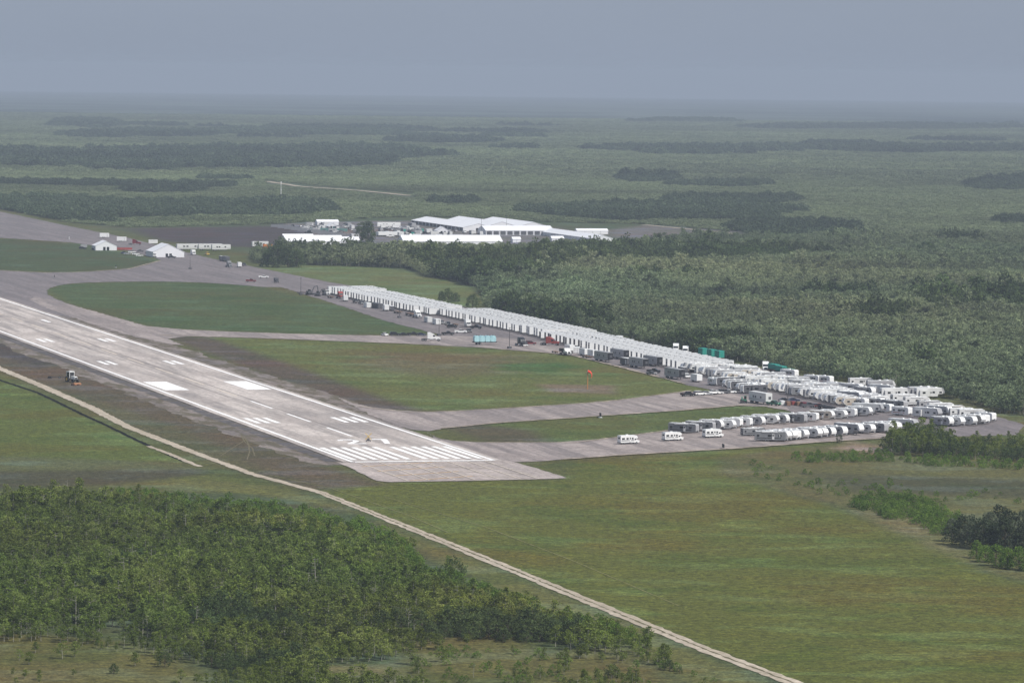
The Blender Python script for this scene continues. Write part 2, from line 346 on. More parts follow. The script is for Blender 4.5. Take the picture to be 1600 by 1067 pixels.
# dirt road and ditch
road_px = [(-300, 420), (-120, 512), (0, 576), (60, 601), (140, 636), (200, 667), (300, 706), (395, 741), (500, 769), (620, 817), (800, 890), (950, 952), (1100, 1014), (1240, 1067), (1420, 1140), (1700, 1260)]
rw_ = pxpoly(road_px)
strip('dirt_road', rw_, lambda t: 1.5 + .5 * math.sin(9 * t) ** 2, M_DIRT, .10, r2, .35, 3., label='pale limestone dirt road slanting across the foreground', **ST)
strip('grass_strip', pxpoly(road_px[8:15]), .2, mat('verge_grass', lin((96, 90, 62)), .9), .14, r2, .3, 2., label='grassy strip between the wheel tracks of the dirt road', **ST)
strip('gravel_spur', pxpoly([(232, 697), (262, 708), (290, 720), (312, 729)]), .9, M_DIRT, .09, r2, .3, 3., label='short pale gravel spur beside the ditch', **ST)
strip('drainage_ditch', pxpoly([(-200, 520), (0, 594), (60, 614), (130, 648), (165, 664), (200, 681), (240, 700), (290, 722)]), .75, mat('wet_ditch', (.010, .010, .008), .95, spec=.05), .08, r2, .25, 3., label='narrow dark drainage ditch beside the green field', **ST)
M_TYRE = mat('rutted_soil', lin((104, 96, 72)), .95)
for k, tr_ in enumerate([[(388, 684), (376, 692), (360, 702), (345, 712)], [(382, 682), (388, 694), (390, 706), (386, 718)], [(376, 680), (382, 690), (394, 700), (398, 712)], [(370, 680), (350, 690), (330, 694)], [(600, 776), (760, 824), (900, 878), (1060, 946)], [(420, 742), (520, 764), (640, 806), (700, 832)]]):
    strip('tyre_track', pxpoly(tr_), .2 if k < 4 else .2, M_TYRE if k < 4 else mat('worn_grass', lin((112, 112, 66)), .95), .05 + .01 * k, r2, .12, 2., label=('%s pale tyre track curving off the runway verge' % ('first', 'second', 'third', 'fourth')[k] if k < 4 else 'faint worn line in the field beyond the dirt road' if k == 4 else 'faint worn line beside the dirt road bend'), **ST)
strip('far_track', pxpoly([(418, 284), (470, 292), (560, 298), (640, 306)]), 4, M_DIRT, .3, r2, 1, 20., label='thin pale track in the distant swamp', **ST)
strip('far_track', pxpoly([(1006, 352), (1060, 357), (1130, 364), (1160, 368)]), 3, M_DIRT, .3, r2, 1, 20., label='pale road leading away beyond the long white tents', **ST)

# ---------------------------------------------------------------- painted markings, parts of the runway
def paint_mat(name, colr, wear):
    m, n, L, b = nodes_of(name); g, v = runway_vec(n)
    w = nz(n, L, v, .8, 5, .7, (1, .2, 1)); c = mixc(n, L, rng(n, L, w, .5, .75, 0, wear), lin(colr), lin((168, 160, 152)))
    L.new(c, b.inputs['Base Color']); return m
M_WH = paint_mat('white_paint', (240, 238, 236), .45); M_OLD = paint_mat('worn_paint', (205, 192, 178), .8); M_YEL = paint_mat('faded_yellow_paint', (205, 168, 120), .7)
ft = .3048
def mark(name, d0, d1, l0, l1, m=M_WH, nd=1, z=.27): return grid_sheet(name, d0 * ft, d1 * ft, l0 * ft, l1 * ft, m, z, nd, runway)
mark('edge_line', -2, 8800, -75, -71, nd=50); mark('edge_line', -2, 8800, 71, 75, nd=50)
mark('threshold_bar', -6, 2, -70.9, 70.9)
for s in (-1, 1):
    for k in range(6): mark('threshold_stripe', 22, 172, s * (6.5 + 11.2 * k) if s > 0 else -(6.5 + 11.2 * k) - 5.8, (6.5 + 11.2 * k) + 5.8 if s > 0 else -(6.5 + 11.2 * k))
    mark('aiming_block', 1020, 1170, s * 36 if s > 0 else -66, 66 if s > 0 else -36)
    for d, k in ((500, 3), (1500, 2), (2000, 2), (2500, 1), (3000, 1)):
        for j in range(k):
            a = 36 + 11 * (j + (3 - k if k < 3 else 0) * 0); mark('touchdown_bar', d, d + 75, s * a if s > 0 else -a - 6, a + 6 if s > 0 else -a)
for k in range(13):
    d = 312 + 200 * k; mark('centreline_dash', d, d + 120, -1.6, 1.6, M_WH if k < 3 else M_OLD)
def glyph(name, quads):
    V = []; F = []
    for q in quads:
        i = len(V)
        for lx, dx in q:
            x, y = wp(dx * ft, lx * ft); V.append((x, y, zg(x, y) + .27))
        F.append((i, i + 1, i + 2, i + 3))
    return obj(name, mesh(name, V, F, M_WH), runway)
# the numerals 2 and 7, read by a pilot coming in over the threshold (top of the figure lies away from the threshold)
D0, D1 = 212, 272
glyph('numeral_two', [[(-27, D0), (-7, D0), (-7, D0 + 8), (-27, D0 + 8)], [(-27, D0 + 8), (-20, D0 + 8), (-7, D0 + 34), (-14, D0 + 34)],
                      [(-14, D0 + 34), (-7, D0 + 34), (-7, D1 - 14), (-12, D1 - 14)], [(-23, D1 - 8), (-7, D1 - 14), (-11, D1), (-22, D1)], [(-28, D1 - 17), (-23, D1 - 17), (-20, D1 - 2), (-27, D1 - 6)]])
glyph('numeral_seven', [[(7, D1 - 9), (27, D1 - 9), (27, D1), (7, D1)], [(12, D0), (18, D0), (27, D1 - 9), (20, D1 - 9)]])
mark('tar_seam', 300, 2200, 5.2, 6.4, mat('tar', lin((120, 110, 106)), .7), 20, .255)
mark('tar_seam', 900, 3600, -14, -13, MATS['tar'], 20, .256)
# faded chevron lines on the blast pad
def line(name, a, b, w, m, parent, z=.2):
    A_, B_ = Vector(wp(*a)), Vector(wp(*b)); t = (B_ - A_).normalized(); nn = Vector((-t.y, t.x)) * w / 2
    V = [(*(A_ + nn), 0), (*(A_ - nn), 0), (*(B_ - nn), 0), (*(B_ + nn), 0)]; V = [(x, y, zg(x, y) + z) for x, y, _ in V]
    return obj(name, mesh(name, V, [(0, 1, 2, 3)], m), parent)
for k, d in enumerate((-6, -22, -38, -54)):
    line('chevron_line', (d - 10, -23 + k), (d + 2, 2), .8, M_YEL, pad, .2 + .004 * k)
    line('chevron_line', (d + 2, 2), (d - 9, 21), .7, M_OLD, pad, .22 + .004 * k)
for k in range(7):
    l = -20 + 6.6 * k + r2.uniform(-1, 1); line('concrete_joint', (-64, l), (-2, l), .5, M_OLD, pad, .24 + .004 * k)

ORD = 'first second third fourth fifth sixth seventh eighth ninth tenth eleventh twelfth thirteenth fourteenth fifteenth sixteenth seventeenth eighteenth nineteenth twentieth'.split()
TENS = {20: 'twenty', 30: 'thirty', 40: 'forty'}
def nth(k):                                             # 1-based
    if k <= 20: return ORD[k - 1]
    return TENS[k // 10 * 10] + '-' + ORD[k % 10 - 1] if k % 10 else TENS[k // 10 * 10].replace('y', 'ieth')
# ---------------------------------------------------------------- trees
def leaf_mat(name, dark, light, warm):
    m, n, L, b = nodes_of(name); b.inputs['Roughness'].default_value = .7; b.inputs['Specular IOR Level'].default_value = .1
    oi = n.new('ShaderNodeObjectInfo'); geo = n.new('ShaderNodeNewGeometry')
    ti = n.new('ShaderNodeAttribute'); ti.attribute_type = 'INSTANCER'; ti.attribute_name = 'tint'
    r = mul(n, L, oi.outputs['Random'], 1.); rp = geo.outputs['Random Per Island']
    c = mixc(n, L, rp, lin(dark), lin(light))
    c = mixc(n, L, rng(n, L, r, .55, 1, 0, .5), c, lin(warm))
    c = mixc(n, L, 1., c, rng(n, L, r, 0, .6, .8, 1.12), 'MULTIPLY')
    t2 = n.new('ShaderNodeVectorMath'); t2.operation = 'ADD'; t2.inputs[1].default_value = (1, 1, 1); L.new(ti.outputs['Vector'], t2.inputs[0])
    c = mixc(n, L, 1., c, t2.outputs[0], 'MULTIPLY')
    L.new(c, b.inputs['Base Color'])
    tr = n.new('ShaderNodeBsdfTranslucent'); L.new(c, tr.inputs[0]); mx = n.new('ShaderNodeMixShader'); mx.inputs[0].default_value = .38
    L.new(b.outputs[0], mx.inputs[1]); L.new(tr.outputs[0], mx.inputs[2]); L.new(mx.outputs[0], n['Material Output'].inputs[0])
    return m
M_CYP = leaf_mat('cypress_foliage', (67, 82, 35), (127, 141, 63), (134, 139, 82))
M_HAM = leaf_mat('hardwood_foliage', (50, 64, 40), (92, 108, 62), (88, 102, 60))
M_BUS = leaf_mat('shrub_foliage', (70, 96, 40), (112, 138, 56), (122, 142, 64))
M_WIL = leaf_mat('dark_willow_foliage', (46, 56, 40), (84, 96, 68), (110, 116, 94))
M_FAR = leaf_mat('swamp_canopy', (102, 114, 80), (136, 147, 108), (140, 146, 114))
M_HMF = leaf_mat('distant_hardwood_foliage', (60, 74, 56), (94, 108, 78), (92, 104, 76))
M_TRK = mat('grey_bark', lin((150, 146, 136)), .9); M_TRD = mat('dark_bark', lin((92, 84, 72)), .9)

def tube(V, F, a, b, ra, rb, k=5):
    a, b = Vector(a), Vector(b); t = (b - a).normalized(); u = t.cross(Vector((0, 0, 1)))
    u = u.normalized() if u.length > .05 else Vector((1, 0, 0)); w = t.cross(u); i = len(V)
    for p, r in ((a, ra), (b, rb)):
        for j in range(k):
            q = 2 * math.pi * j / k; V.append(tuple(p + (u * math.cos(q) + w * math.sin(q)) * r))
    for j in range(k): F.append((i + j, i + (j + 1) % k, i + k + (j + 1) % k, i + k + j))
def leaves(V, F, c, spread, num, size, rr, flat=.6):
    for _ in range(num):
        g = Vector((rr.gauss(0, 1), rr.gauss(0, 1), rr.gauss(0, 1))); g.normalize(); g *= rr.random() ** .4
        p = Vector(c) + Vector((g.x * spread[0], g.y * spread[1], g.z * spread[2]))
        nn = Vector((rr.gauss(0, 1), rr.gauss(0, 1), rr.gauss(flat, 1))).normalized()
        u = nn.cross(Vector((rr.gauss(0, 1), rr.gauss(0, 1), rr.gauss(0, 1)))).normalized(); w = nn.cross(u)
        s = size * rr.uniform(.6, 1.35); i = len(V)
        V += [tuple(p - u * s), tuple(p + w * s * .55), tuple(p + u * s), tuple(p - w * s * .55)]; F.append((i, i + 1, i + 2, i + 3))
def cypress(seed, h=6., w=1.7, num=26, lsz=.34, dome=False, tr=.11):
    """tapered pale trunk with short limbs, leaf sprays in uneven tiers; returns trunk and crown geometry"""
    rr = random.Random(seed); TV, TF, CV, CF = [], [], [], []
    lean = Vector((rr.uniform(-.05, .05), rr.uniform(-.05, .05), 1)); mid_ = lean * h * .55
    tube(TV, TF, (0, 0, -.3), mid_, tr, tr * .6); tube(TV, TF, mid_, lean * h * .96, tr * .6, tr * .15)
    z = h * rr.uniform(.22, .34)
    while z < h * .97:
        f = (z - h * .2) / (h * .8)
        rad = w * ((1 - f) ** .55 * (.45 + 1.2 * min(f * 2.2, 1)) if not dome else math.sqrt(max(.05, 1 - (f - .35) ** 2 * 2))) * rr.uniform(.55, 1.15)
        for _ in range(rr.choice((2, 3, 3))):
            q = rr.uniform(0, 6.283); r = rad * rr.uniform(.45, 1.)
            e = Vector((math.cos(q) * r, math.sin(q) * r, z + r * rr.uniform(.05, .35)))
            st = lean * z
            if r > .35 * w: tube(TV, TF, st, e, tr * .3, tr * .1, 3)
            leaves(CV, CF, e, (.42 * rad + .22, .42 * rad + .22, .26 * rad + .16), num // 2, lsz, rr)
            leaves(CV, CF, st.lerp(e, .55), (.4 * rad + .2, .4 * rad + .2, .2 * rad + .15), num // 4, lsz, rr)
        z += h * rr.uniform(.075, .12)
    leaves(CV, CF, lean * h * .97, (.3, .3, .35), num // 3, lsz * .8, rr)
    return TV, TF, CV, CF
def broadleaf(seed, h=7., w=3.4, clumps=16, num=26, lsz=.5, tr=.2, low=.25):
    rr = random.Random(seed); TV, TF, CV, CF = [], [], [], []
    tube(TV, TF, (0, 0, -.3), (0, 0, h * .45), tr, tr * .7)
    for k in range(clumps):
        q = k * 2.4 + rr.uniform(-.4, .4); f = (k + .5) / clumps; r = w * math.sqrt(max(.02, 1 - (f * 1.02) ** 2)) * rr.uniform(.55, 1.05); z = h * (low + (.95 - low) * f) * rr.uniform(.92, 1.06)
        e = Vector((math.cos(q) * r, math.sin(q) * r, z))
        tube(TV, TF, (0, 0, h * .4 * f + .4), e, tr * .4, tr * .12, 3)
        leaves(CV, CF, e, (w * .36, w * .36, h * .13), num, lsz, rr)
    return TV, TF, CV, CF
def joined(name, parts, mt, ml):
    TV, TF, CV, CF = parts; o = len(TV)
    me = bpy.data.meshes.new(name); me.from_pydata(list(TV) + list(CV), [], list(TF) + [tuple(i + o for i in f) for f in CF])
    me.materials.append(mt); me.materials.append(ml)
    me.polygons.foreach_set('material_index', [0] * len(TF) + [1] * len(CF)); me.update(); return me
def proto_coll(name, meshes):
    c = bpy.data.collections.new(name)
    for i, me in enumerate(meshes): c.objects.link(bpy.data.objects.new('%s_%02d' % (name, i), me))
    return c
def scatter(name, P, sc, hz, idx, tint, coll, **pr):
    """one object of growth: many plants set out on given points"""
    n_ = len(P); me = bpy.data.meshes.new(name); me.vertices.add(n_)
    z = -(P[:, 0] ** 2 + P[:, 1] ** 2) / (2 * RE)
    me.vertices.foreach_set('co', np.column_stack([P[:, 0], P[:, 1], z]).ravel())
    def A_(nm, ty, d, fld='value'): me.attributes.new(nm, ty, 'POINT').data.foreach_set(fld, np.ascontiguousarray(d, dtype=np.int32 if ty == 'INT' else np.float32).ravel())
    A_('psc', 'FLOAT_VECTOR', np.column_stack([sc, sc, hz]), 'vector')
    A_('prot', 'FLOAT_VECTOR', np.column_stack([np.zeros(n_), np.zeros(n_), RNG.uniform(0, 6.28, n_)]), 'vector')
    A_('pidx', 'INT', idx); A_('tint', 'FLOAT_VECTOR', tint - 1., 'vector')
    ng = bpy.data.node_groups.new(name, 'GeometryNodeTree')
    ng.interface.new_socket('Geometry', in_out='INPUT', socket_type='NodeSocketGeometry'); ng.interface.new_socket('Geometry', in_out='OUTPUT', socket_type='NodeSocketGeometry')
    N = ng.nodes; gi = N.new('NodeGroupInput'); go = N.new('NodeGroupOutput'); ip = N.new('GeometryNodeInstanceOnPoints')
    ci = N.new('GeometryNodeCollectionInfo'); ci.inputs[0].default_value = coll; ci.inputs[1].default_value = True; ci.inputs[2].default_value = True
    def na_(nm, ty):
        a = N.new('GeometryNodeInputNamedAttribute'); a.data_type = ty; a.inputs[0].default_value = nm; return a.outputs[0]
    k = ng.links.new; k(gi.outputs[0], ip.inputs['Points']); k(ci.outputs[0], ip.inputs['Instance']); ip.inputs['Pick Instance'].default_value = True
    k(na_('pidx', 'INT'), ip.inputs['Instance Index']); k(na_('prot', 'FLOAT_VECTOR'), ip.inputs['Rotation']); k(na_('psc', 'FLOAT_VECTOR'), ip.inputs['Scale'])
    k(ip.outputs[0], go.inputs[0])
    o = obj(name, me, kind='stuff', **pr); md = o.modifiers.new('growth', 'NODES'); md.node_group = ng; return o

def vnoise(P, s, seed):
    """smooth lattice noise in numpy, about -1..1"""
    r = np.random.default_rng(seed).uniform(-1, 1, (256, 256)); q = P / s; i = np.floor(q).astype(int); f = q - i; f = f * f * (3 - 2 * f)
    a = r[i[:, 0] & 255, i[:, 1] & 255]; b = r[(i[:, 0] + 1) & 255, i[:, 1] & 255]; c = r[i[:, 0] & 255, (i[:, 1] + 1) & 255]; d = r[(i[:, 0] + 1) & 255, (i[:, 1] + 1) & 255]
    return (a * (1 - f[:, 0]) + b * f[:, 0]) * (1 - f[:, 1]) + (c * (1 - f[:, 0]) + d * f[:, 0]) * f[:, 1]
def fill(y0, y1, area, half=.135):
    """jittered points over the wedge in front of the camera, one per `area` square metres"""
    s = math.sqrt(area); ys = np.arange(y0, y1, s); o = []
    for yy in ys:
        xs = np.arange(-yy * half, yy * half, s); o.append(np.column_stack([xs + RNG.uniform(-.5, .5, len(xs)) * s, yy + RNG.uniform(-.5, .5, len(xs)) * s]))
    return np.concatenate(o)
def inside(P, polys):
    m = np.zeros(len(P), bool)
    for q in polys: m |= sdist(P, pxpoly(q)) > 0
    return m

# near stand of dwarf cypress, lower left
cyp = [cypress(100 + k, h=rnd.uniform(4.6, 7.2), w=rnd.uniform(1.4, 2.3), num=44, lsz=.19) for k in range(12)]
bro = [broadleaf(200 + k, h=rnd.uniform(4.2, 6.2), w=rnd.uniform(1.8, 2.6), clumps=18, num=40, lsz=.2, tr=.12, low=.15) for k in range(5)]
dead = []
for k in range(3):
    t = cypress(300 + k, 6.5, 1.5, 2, .2, tr=.10); dead.append((t[0], t[1], [], []))
near_kinds = [(p, M_TRK, M_CYP) for p in cyp] + [(p, M_TRD, M_HAM) for p in bro] + [(p, M_TRK, M_CYP) for p in dead]
NEAR = proto_coll('near_tree_kinds', [joined('tree_kind', p, a, b_) for p, a, b_ in near_kinds])
F1 = [[(-250, 800), (0, 790), (120, 784), (240, 790), (330, 798), (420, 812), (520, 826), (600, 850), (650, 880), (660, 912), (740, 925), (800, 940), (860, 972), (950, 985), (1010, 1012), (1030, 1045), (930, 1030), (850, 1010), (700, 1003), (640, 1030), (620, 1240), (330, 1240), (330, 1060), (240, 1022), (60, 1005), (-250, 1000)],
      [(690, 890), (720, 888), (730, 902), (700, 905)], [(850, 1034), (900, 1030), (890, 1060), (850, 1062)], [(870, 1070), (980, 1050), (1010, 1085), (900, 1110)]]
P = fill(845, 1290, 6.8, .15); dn = vnoise(P, 22, 1); m1 = (sdist(P, pxpoly(F1[0])) + 5 * vnoise(P, 12, 5) + 3 * vnoise(P, 5, 6) > 0) | inside(P, F1[1:])
sparse = inside(P, [[(-250, 1000), (60, 1003), (240, 1020), (330, 1060), (330, 1240), (-250, 1240)], [(640, 1030), (700, 1003), (850, 1010), (1060, 1050), (1180, 1085), (1200, 1240), (620, 1240)]])
gap = inside(P, [[(255, 945), (330, 950), (335, 970), (260, 965)], [(90, 985), (130, 985), (130, 1000), (90, 1000)], [(500, 1040), (630, 1034), (640, 1070), (490, 1080)]])
edge = np.zeros(len(P))
for q in F1[:1]: edge = sdist(P, pxpoly(q))
u = RNG.random(len(P))
keep = (m1 & (u < np.where(edge < 5, .55, np.where(dn + .5 * vnoise(P, 9, 2) < -.5, .35, .93))) | (sparse & (u < .045))) & ~gap
P = P[keep]; edge = edge[keep]; dn = dn[keep]
kind = np.where(vnoise(P, 30, 4) > .6, RNG.integers(12, 17, len(P)), RNG.integers(0, 12, len(P)))
kind = np.where(RNG.random(len(P)) < .035, RNG.integers(17, 20, len(P)), kind)
scl = np.clip(.62 + edge / 40, .55, 1.) * RNG.uniform(.5, 1.3, len(P)) * (1 + .25 * vnoise(P, 18, 9))
order = np.argsort(P[:, 1]); P = P[order]; kind = kind[order]; scl = scl[order]
px, py = proj(P[:, 0], P[:, 1]); vis = (px > -20) & (px < 1620) & (py < 1110)
iv = np.where(vis)[0][:300]; rest = np.setdiff1d(np.arange(len(P)), iv)
tw = np.ones((len(P), 3)) * ((1 + .25 * vnoise(P, 16, 12)) * RNG.uniform(.75, 1.25, len(P)))[:, None]; tw[:, 0] *= 1 + .12 * vnoise(P, 40, 13)
scatter('cypress_stand', P[rest], scl[rest], scl[rest] * .85, kind[rest], tw[rest], NEAR, label='dense stand of small green cypress behind the front trees')
TM = [(mesh('trunk', p[0], p[1], a), mesh('crown', p[2], p[3], b_) if p[2] else None) for p, a, b_ in near_kinds]
for i in iv:
    k = int(kind[i]); x, y = P[i]; pxx, pyy = px[i], py[i]
    where = 'at the lower left clearing' if pxx < 330 else 'beside the brown clearing at the bottom' if pxx > 620 else 'in the front of the dense stand'
    lab, g_ = (('slender pale-trunked cypress tree ' + where, 'small cypress trees ' + where) if k < 12 else ('round dark green hardwood tree ' + where, 'dark hardwoods ' + where) if k < 17 else ('bare grey dead tree ' + where, 'dead trees ' + where))
    e = obj('cypress_tree' if k < 12 else 'hardwood_tree' if k < 17 else 'dead_tree', None, loc=(x, y, zg(x, y)), label=lab, category='tree', group=g_)
    e.rotation_euler = (0, 0, rnd.uniform(0, 6.28)); s = float(scl[i]); e.scale = (s, s, s * .85)
    obj('trunk', TM[k][0], e)
    if TM[k][1]: obj('crown', TM[k][1], e)

# shrubs and scrub: verge of the stand, the brush on the right, behind the parked campers
bsh = [broadleaf(400 + k, h=rnd.uniform(2.0, 3.2), w=rnd.uniform(1.1, 1.9), clumps=12, num=26, lsz=.17, tr=.06, low=.12) for k in range(5)]
SHRUB = proto_coll('shrub_kinds', [joined('shrub_kind', p, M_TRD, M_BUS) for p in bsh])
def bush_patch(polys, area, lab, dens=.8, smin=.5, smax=1.3, y0=850, y1=2700, kinds=5, coll=SHRUB, name='scrub', tone=(1, 1, 1)):
    Q = [np.array(pxpoly(q)) for q in polys]; o = []
    for q in Q:
        b0, b1 = q.min(0), q.max(0); k = int((b1 - b0).prod() / area) + 4
        p = RNG.uniform(b0, b1, (k, 2)); o.append(p[(sdist(p, q.tolist()) > 0) & (RNG.random(k) < dens)])
    p = np.concatenate(o); s = RNG.uniform(smin, smax, len(p))
    t = np.ones((len(p), 3)) * np.array(tone) * (1 + .15 * vnoise(p, 9, 3))[:, None]
    return scatter(name, p, s, s * RNG.uniform(.8, 1.15, len(p)), RNG.integers(0, kinds, len(p)), t, coll, label=lab)
bush_patch([[(1235, 712), (1390, 706), (1400, 722), (1250, 724)], [(1400, 715), (1600, 722), (1600, 735), (1420, 728)]], 7, 'low green scrub below the parked campers', .75, .35, .9)
bush_patch([[(1340, 780), (1400, 776), (1460, 786), (1480, 808), (1440, 822), (1390, 812), (1330, 796)], [(1450, 800), (1500, 812), (1500, 836), (1470, 840), (1440, 824)]], 5, 'leafy low brush beside the field edge', .75, .45, 1.1)
bush_patch([[(1200, 745), (1600, 770), (1600, 790), (1290, 775)], [(1150, 720), (1330, 748), (1320, 775), (1180, 745)]], 60, 'sparse bushes in the tan scrubland', .7, .3, .8)
bush_patch([[(1000, 1020), (1080, 1045), (1160, 1085), (1050, 1100), (960, 1060)], [(640, 1010), (860, 1020), (1000, 1100), (640, 1100)]], 26, 'sparse bushes in the brown clearing by the dirt road', .7, .3, .75)
bush_patch([[(560, 815), (600, 838), (655, 868), (660, 900), (700, 905), (740, 920), (860, 965), (960, 980), (1030, 1030), (960, 1000), (840, 985), (640, 920), (600, 870), (540, 832)], [(180, 775), (420, 795), (540, 818), (520, 830), (400, 815), (180, 790)]], 5, 'shrubs fringing the cypress stand', .8, .6, 1.3)

# taller trees one can pick out
wil = [broadleaf(500 + k, h=rnd.uniform(6, 8), w=rnd.uniform(2.6, 3.4), clumps=26, num=44, lsz=.27, tr=.16, low=.08) for k in range(4)]
def tree(name, px_, py_, parts, mt, ml, s, lab, cat='tree', group=None):
    x, y = un(px_, py_); e = obj(name, None, loc=(x, y, zg(x, y)), label=lab, category=cat)
    if group: e['group'] = group
    e.scale = (s, s, s); e.rotation_euler = (0, 0, rnd.uniform(0, 6.28))
    key = id(parts)
    obj('trunk', mesh('trunk', parts[0], parts[1], mt), e); obj('crown', mesh('crown', parts[2], parts[3], ml), e); return e
for k, (x_, y_, s) in enumerate([(1488, 846, .95), (1503, 852, 1.05), (1520, 856, 1.1), (1537, 858, 1.15), (1553, 860, 1.1), (1570, 862, 1.15), (1588, 860, 1.2), (1606, 862, 1.1), (1545, 846, 1.2), (1575, 846, 1.1), (1515, 842, 1.0), (1600, 846, 1.15), (1632, 856, 1.2), (1560, 838, 1.1)]):
    tree('willow_tree', x_, y_, wil[k % 4], M_TRD, M_WIL, s, '%s from the field of the dark grey-green bushy trees at the right edge' % nth(k + 1), group='dark clump of trees at the right edge')
for k, (x_, y_, s) in enumerate([(1526, 872, .7), (1540, 878, .8), (1556, 884, .9), (1574, 888, .95), (1592, 890, .9), (1612, 892, .9)]):
    tree('green_shrub', x_, y_, wil[(k + 1) % 4], M_TRD, M_BUS, s * .85, '%s from the field of the bright green shrubs below the dark clump' % nth(k + 1), 'shrub', 'bright shrubs below the dark clump')
tree('round_shrub', 1312, 692, bsh[2], M_TRD, M_WIL, 1.0, 'small round brown-green bush at the end of the camper row', 'shrub')
tree('round_shrub', 709, 902, bsh[1], M_TRD, M_HAM, 2.0, 'lone dark leafy clump standing between the cypress stand and dirt road', 'shrub')

# belt of cypress in front of the campers at the right
P = fill(1380, 1560, 9, .15); k_ = inside(P, [[(1385, 706), (1400, 696), (1440, 690), (1500, 700), (1640, 700), (1800, 702), (1800, 722), (1600, 722), (1400, 712)]])
P = P[k_ & (RNG.random(len(P)) < .8)]; n_ = len(P); s = RNG.uniform(.75, 1.2, n_) * np.where(P[:, 0] > un(1480, 700)[0], .8, 1.15)
scatter('shrub_belt', P, s, s, np.where(RNG.random(n_) < .6, RNG.integers(12, 17, n_), RNG.integers(0, 12, n_)), np.ones((n_, 3)) * 1.05, NEAR, label='belt of green thicket below the parked campers')

# ---- forest behind the apron and on to the horizon
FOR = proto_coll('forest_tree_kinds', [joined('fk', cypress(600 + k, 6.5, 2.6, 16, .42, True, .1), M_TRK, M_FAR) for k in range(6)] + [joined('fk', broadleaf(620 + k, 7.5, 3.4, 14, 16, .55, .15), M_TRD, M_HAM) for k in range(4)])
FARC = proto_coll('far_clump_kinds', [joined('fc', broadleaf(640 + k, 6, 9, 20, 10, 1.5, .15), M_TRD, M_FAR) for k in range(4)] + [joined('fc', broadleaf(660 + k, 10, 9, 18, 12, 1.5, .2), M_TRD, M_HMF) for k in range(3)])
OPEN = [  # ground kept free of trees
 [(-400, 320), (0, 326), (110, 348), (210, 356), (440, 350), (560, 342), (660, 338), (870, 348), (1000, 350), (1160, 362), (1180, 370), (960, 388), (800, 393), (560, 394), (440, 394), (390, 403), (400, 412), (560, 417), (640, 420), (660, 432), (720, 440), (752, 454), (760, 472), (700, 474), (900, 516), (1100, 556), (1300, 592), (1480, 622), (1570, 648), (1640, 652), (1750, 656), (1800, 700), (1800, 1240), (-400, 1240)]]
P = fill(1480, 3300, 10., .15); free = sdist(P, pxpoly(OPEN[0])) < 0
isl = inside(P, [[(700, 470), (760, 474), (755, 492), (690, 484)]])
free &= ~isl
px, py = proj(P[:, 0], P[:, 1]); free &= (px > -300) & (px < 1850) & (py < 655)
ham = inside(P, [[(640, 415), (860, 400), (900, 420), (860, 440), (760, 448), (690, 440)], [(820, 400), (1180, 398), (1240, 412), (1000, 420), (860, 418)], [(700, 488), (790, 488), (920, 500), (960, 520), (900, 516), (760, 496)], [(1420, 480), (1600, 468), (1600, 492), (1480, 496)]]) | (vnoise(P, 90, 21) + .5 * vnoise(P, 35, 22) > .85)
thin = vnoise(P, 130, 31) + .5 * vnoise(P, 45, 32)
free &= RNG.random(len(P)) < np.where(thin < -.35, .6, .95)
P = P[free]; ham = ham[free]; n_ = len(P)
lf = inside(P, [[(405, 418), (480, 416), (480, 392), (420, 390)]]) | inside(P, [[(550, 350), (590, 350), (590, 380), (550, 380)]])
s = RNG.uniform(.5, 1.05, n_) * (1 + .3 * vnoise(P, 60, 33) + .2 * vnoise(P, 17, 34)) * np.where(RNG.random(n_) < .04, 1.45, 1.); s = np.where(ham, s * 1.15, s)
gtone = (1 + .32 * vnoise(P, 110, 41) + .2 * vnoise(P, 28, 42)) * RNG.uniform(.9, 1.1, n_)
tn = np.ones((n_, 3)) * gtone[:, None]; tn[:, 0] *= 1 + .10 * vnoise(P, 160, 43)
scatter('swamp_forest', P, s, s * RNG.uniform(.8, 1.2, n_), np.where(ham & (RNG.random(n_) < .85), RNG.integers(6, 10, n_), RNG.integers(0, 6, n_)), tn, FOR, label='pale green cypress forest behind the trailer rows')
P = fill(2900, 5200, 42, .14); free = (sdist(P, pxpoly(OPEN[0])) < 0) | (P[:, 1] > 4000); px, py = proj(P[:, 0], P[:, 1]); free &= (py < 372) & (P[:, 1] > 3290)
free &= ~inside(P, [[(410, 280), (470, 288), (650, 302), (650, 312), (560, 302), (410, 290)]])
Q = fill(5200, 12500, 170, .13); free2 = RNG.random(len(Q)) < .9
P = np.concatenate([P[free], Q[free2]]); n_ = len(P)
px, py = proj(P[:, 0], P[:, 1])
def blob(cx, cy, a, b): return ((px - cx) / a) ** 2 + ((py - cy) / b) ** 2 < 1 + .8 * vnoise(P, 260, 51) + .5 * vnoise(P, 90, 52) + .25 * vnoise(P, 40, 53)
ham = np.zeros(n_, bool)  # dark hardwood islands, some also standing in for cloud-shadow bands
for cx, cy, a, b in ((200, 335, 230, 16), (60, 325, 120, 12), (330, 250, 330, 13), (520, 247, 200, 12), (60, 252, 130, 10), (140, 196, 50, 6), (280, 212, 150, 5), (520, 208, 130, 7), (1060, 330, 190, 13), (1130, 318, 110, 8), (1080, 237, 160, 6), (1310, 232, 60, 6), (1500, 236, 190, 5), (1010, 282, 40, 6), (1565, 290, 45, 7), (1230, 362, 90, 10), (1280, 376, 70, 7), (440, 322, 80, 5), (700, 318, 60, 4), (1120, 290, 100, 4), (930, 184, 160, 3), (1400, 200, 200, 3), (700, 222, 80, 3), (250, 300, 60, 3)):
    ham |= blob(cx, cy, a, b)
ham |= (vnoise(P, 420, 61) + .6 * vnoise(P, 150, 62) > 1.0)
ham &= RNG.random(n_) < .9
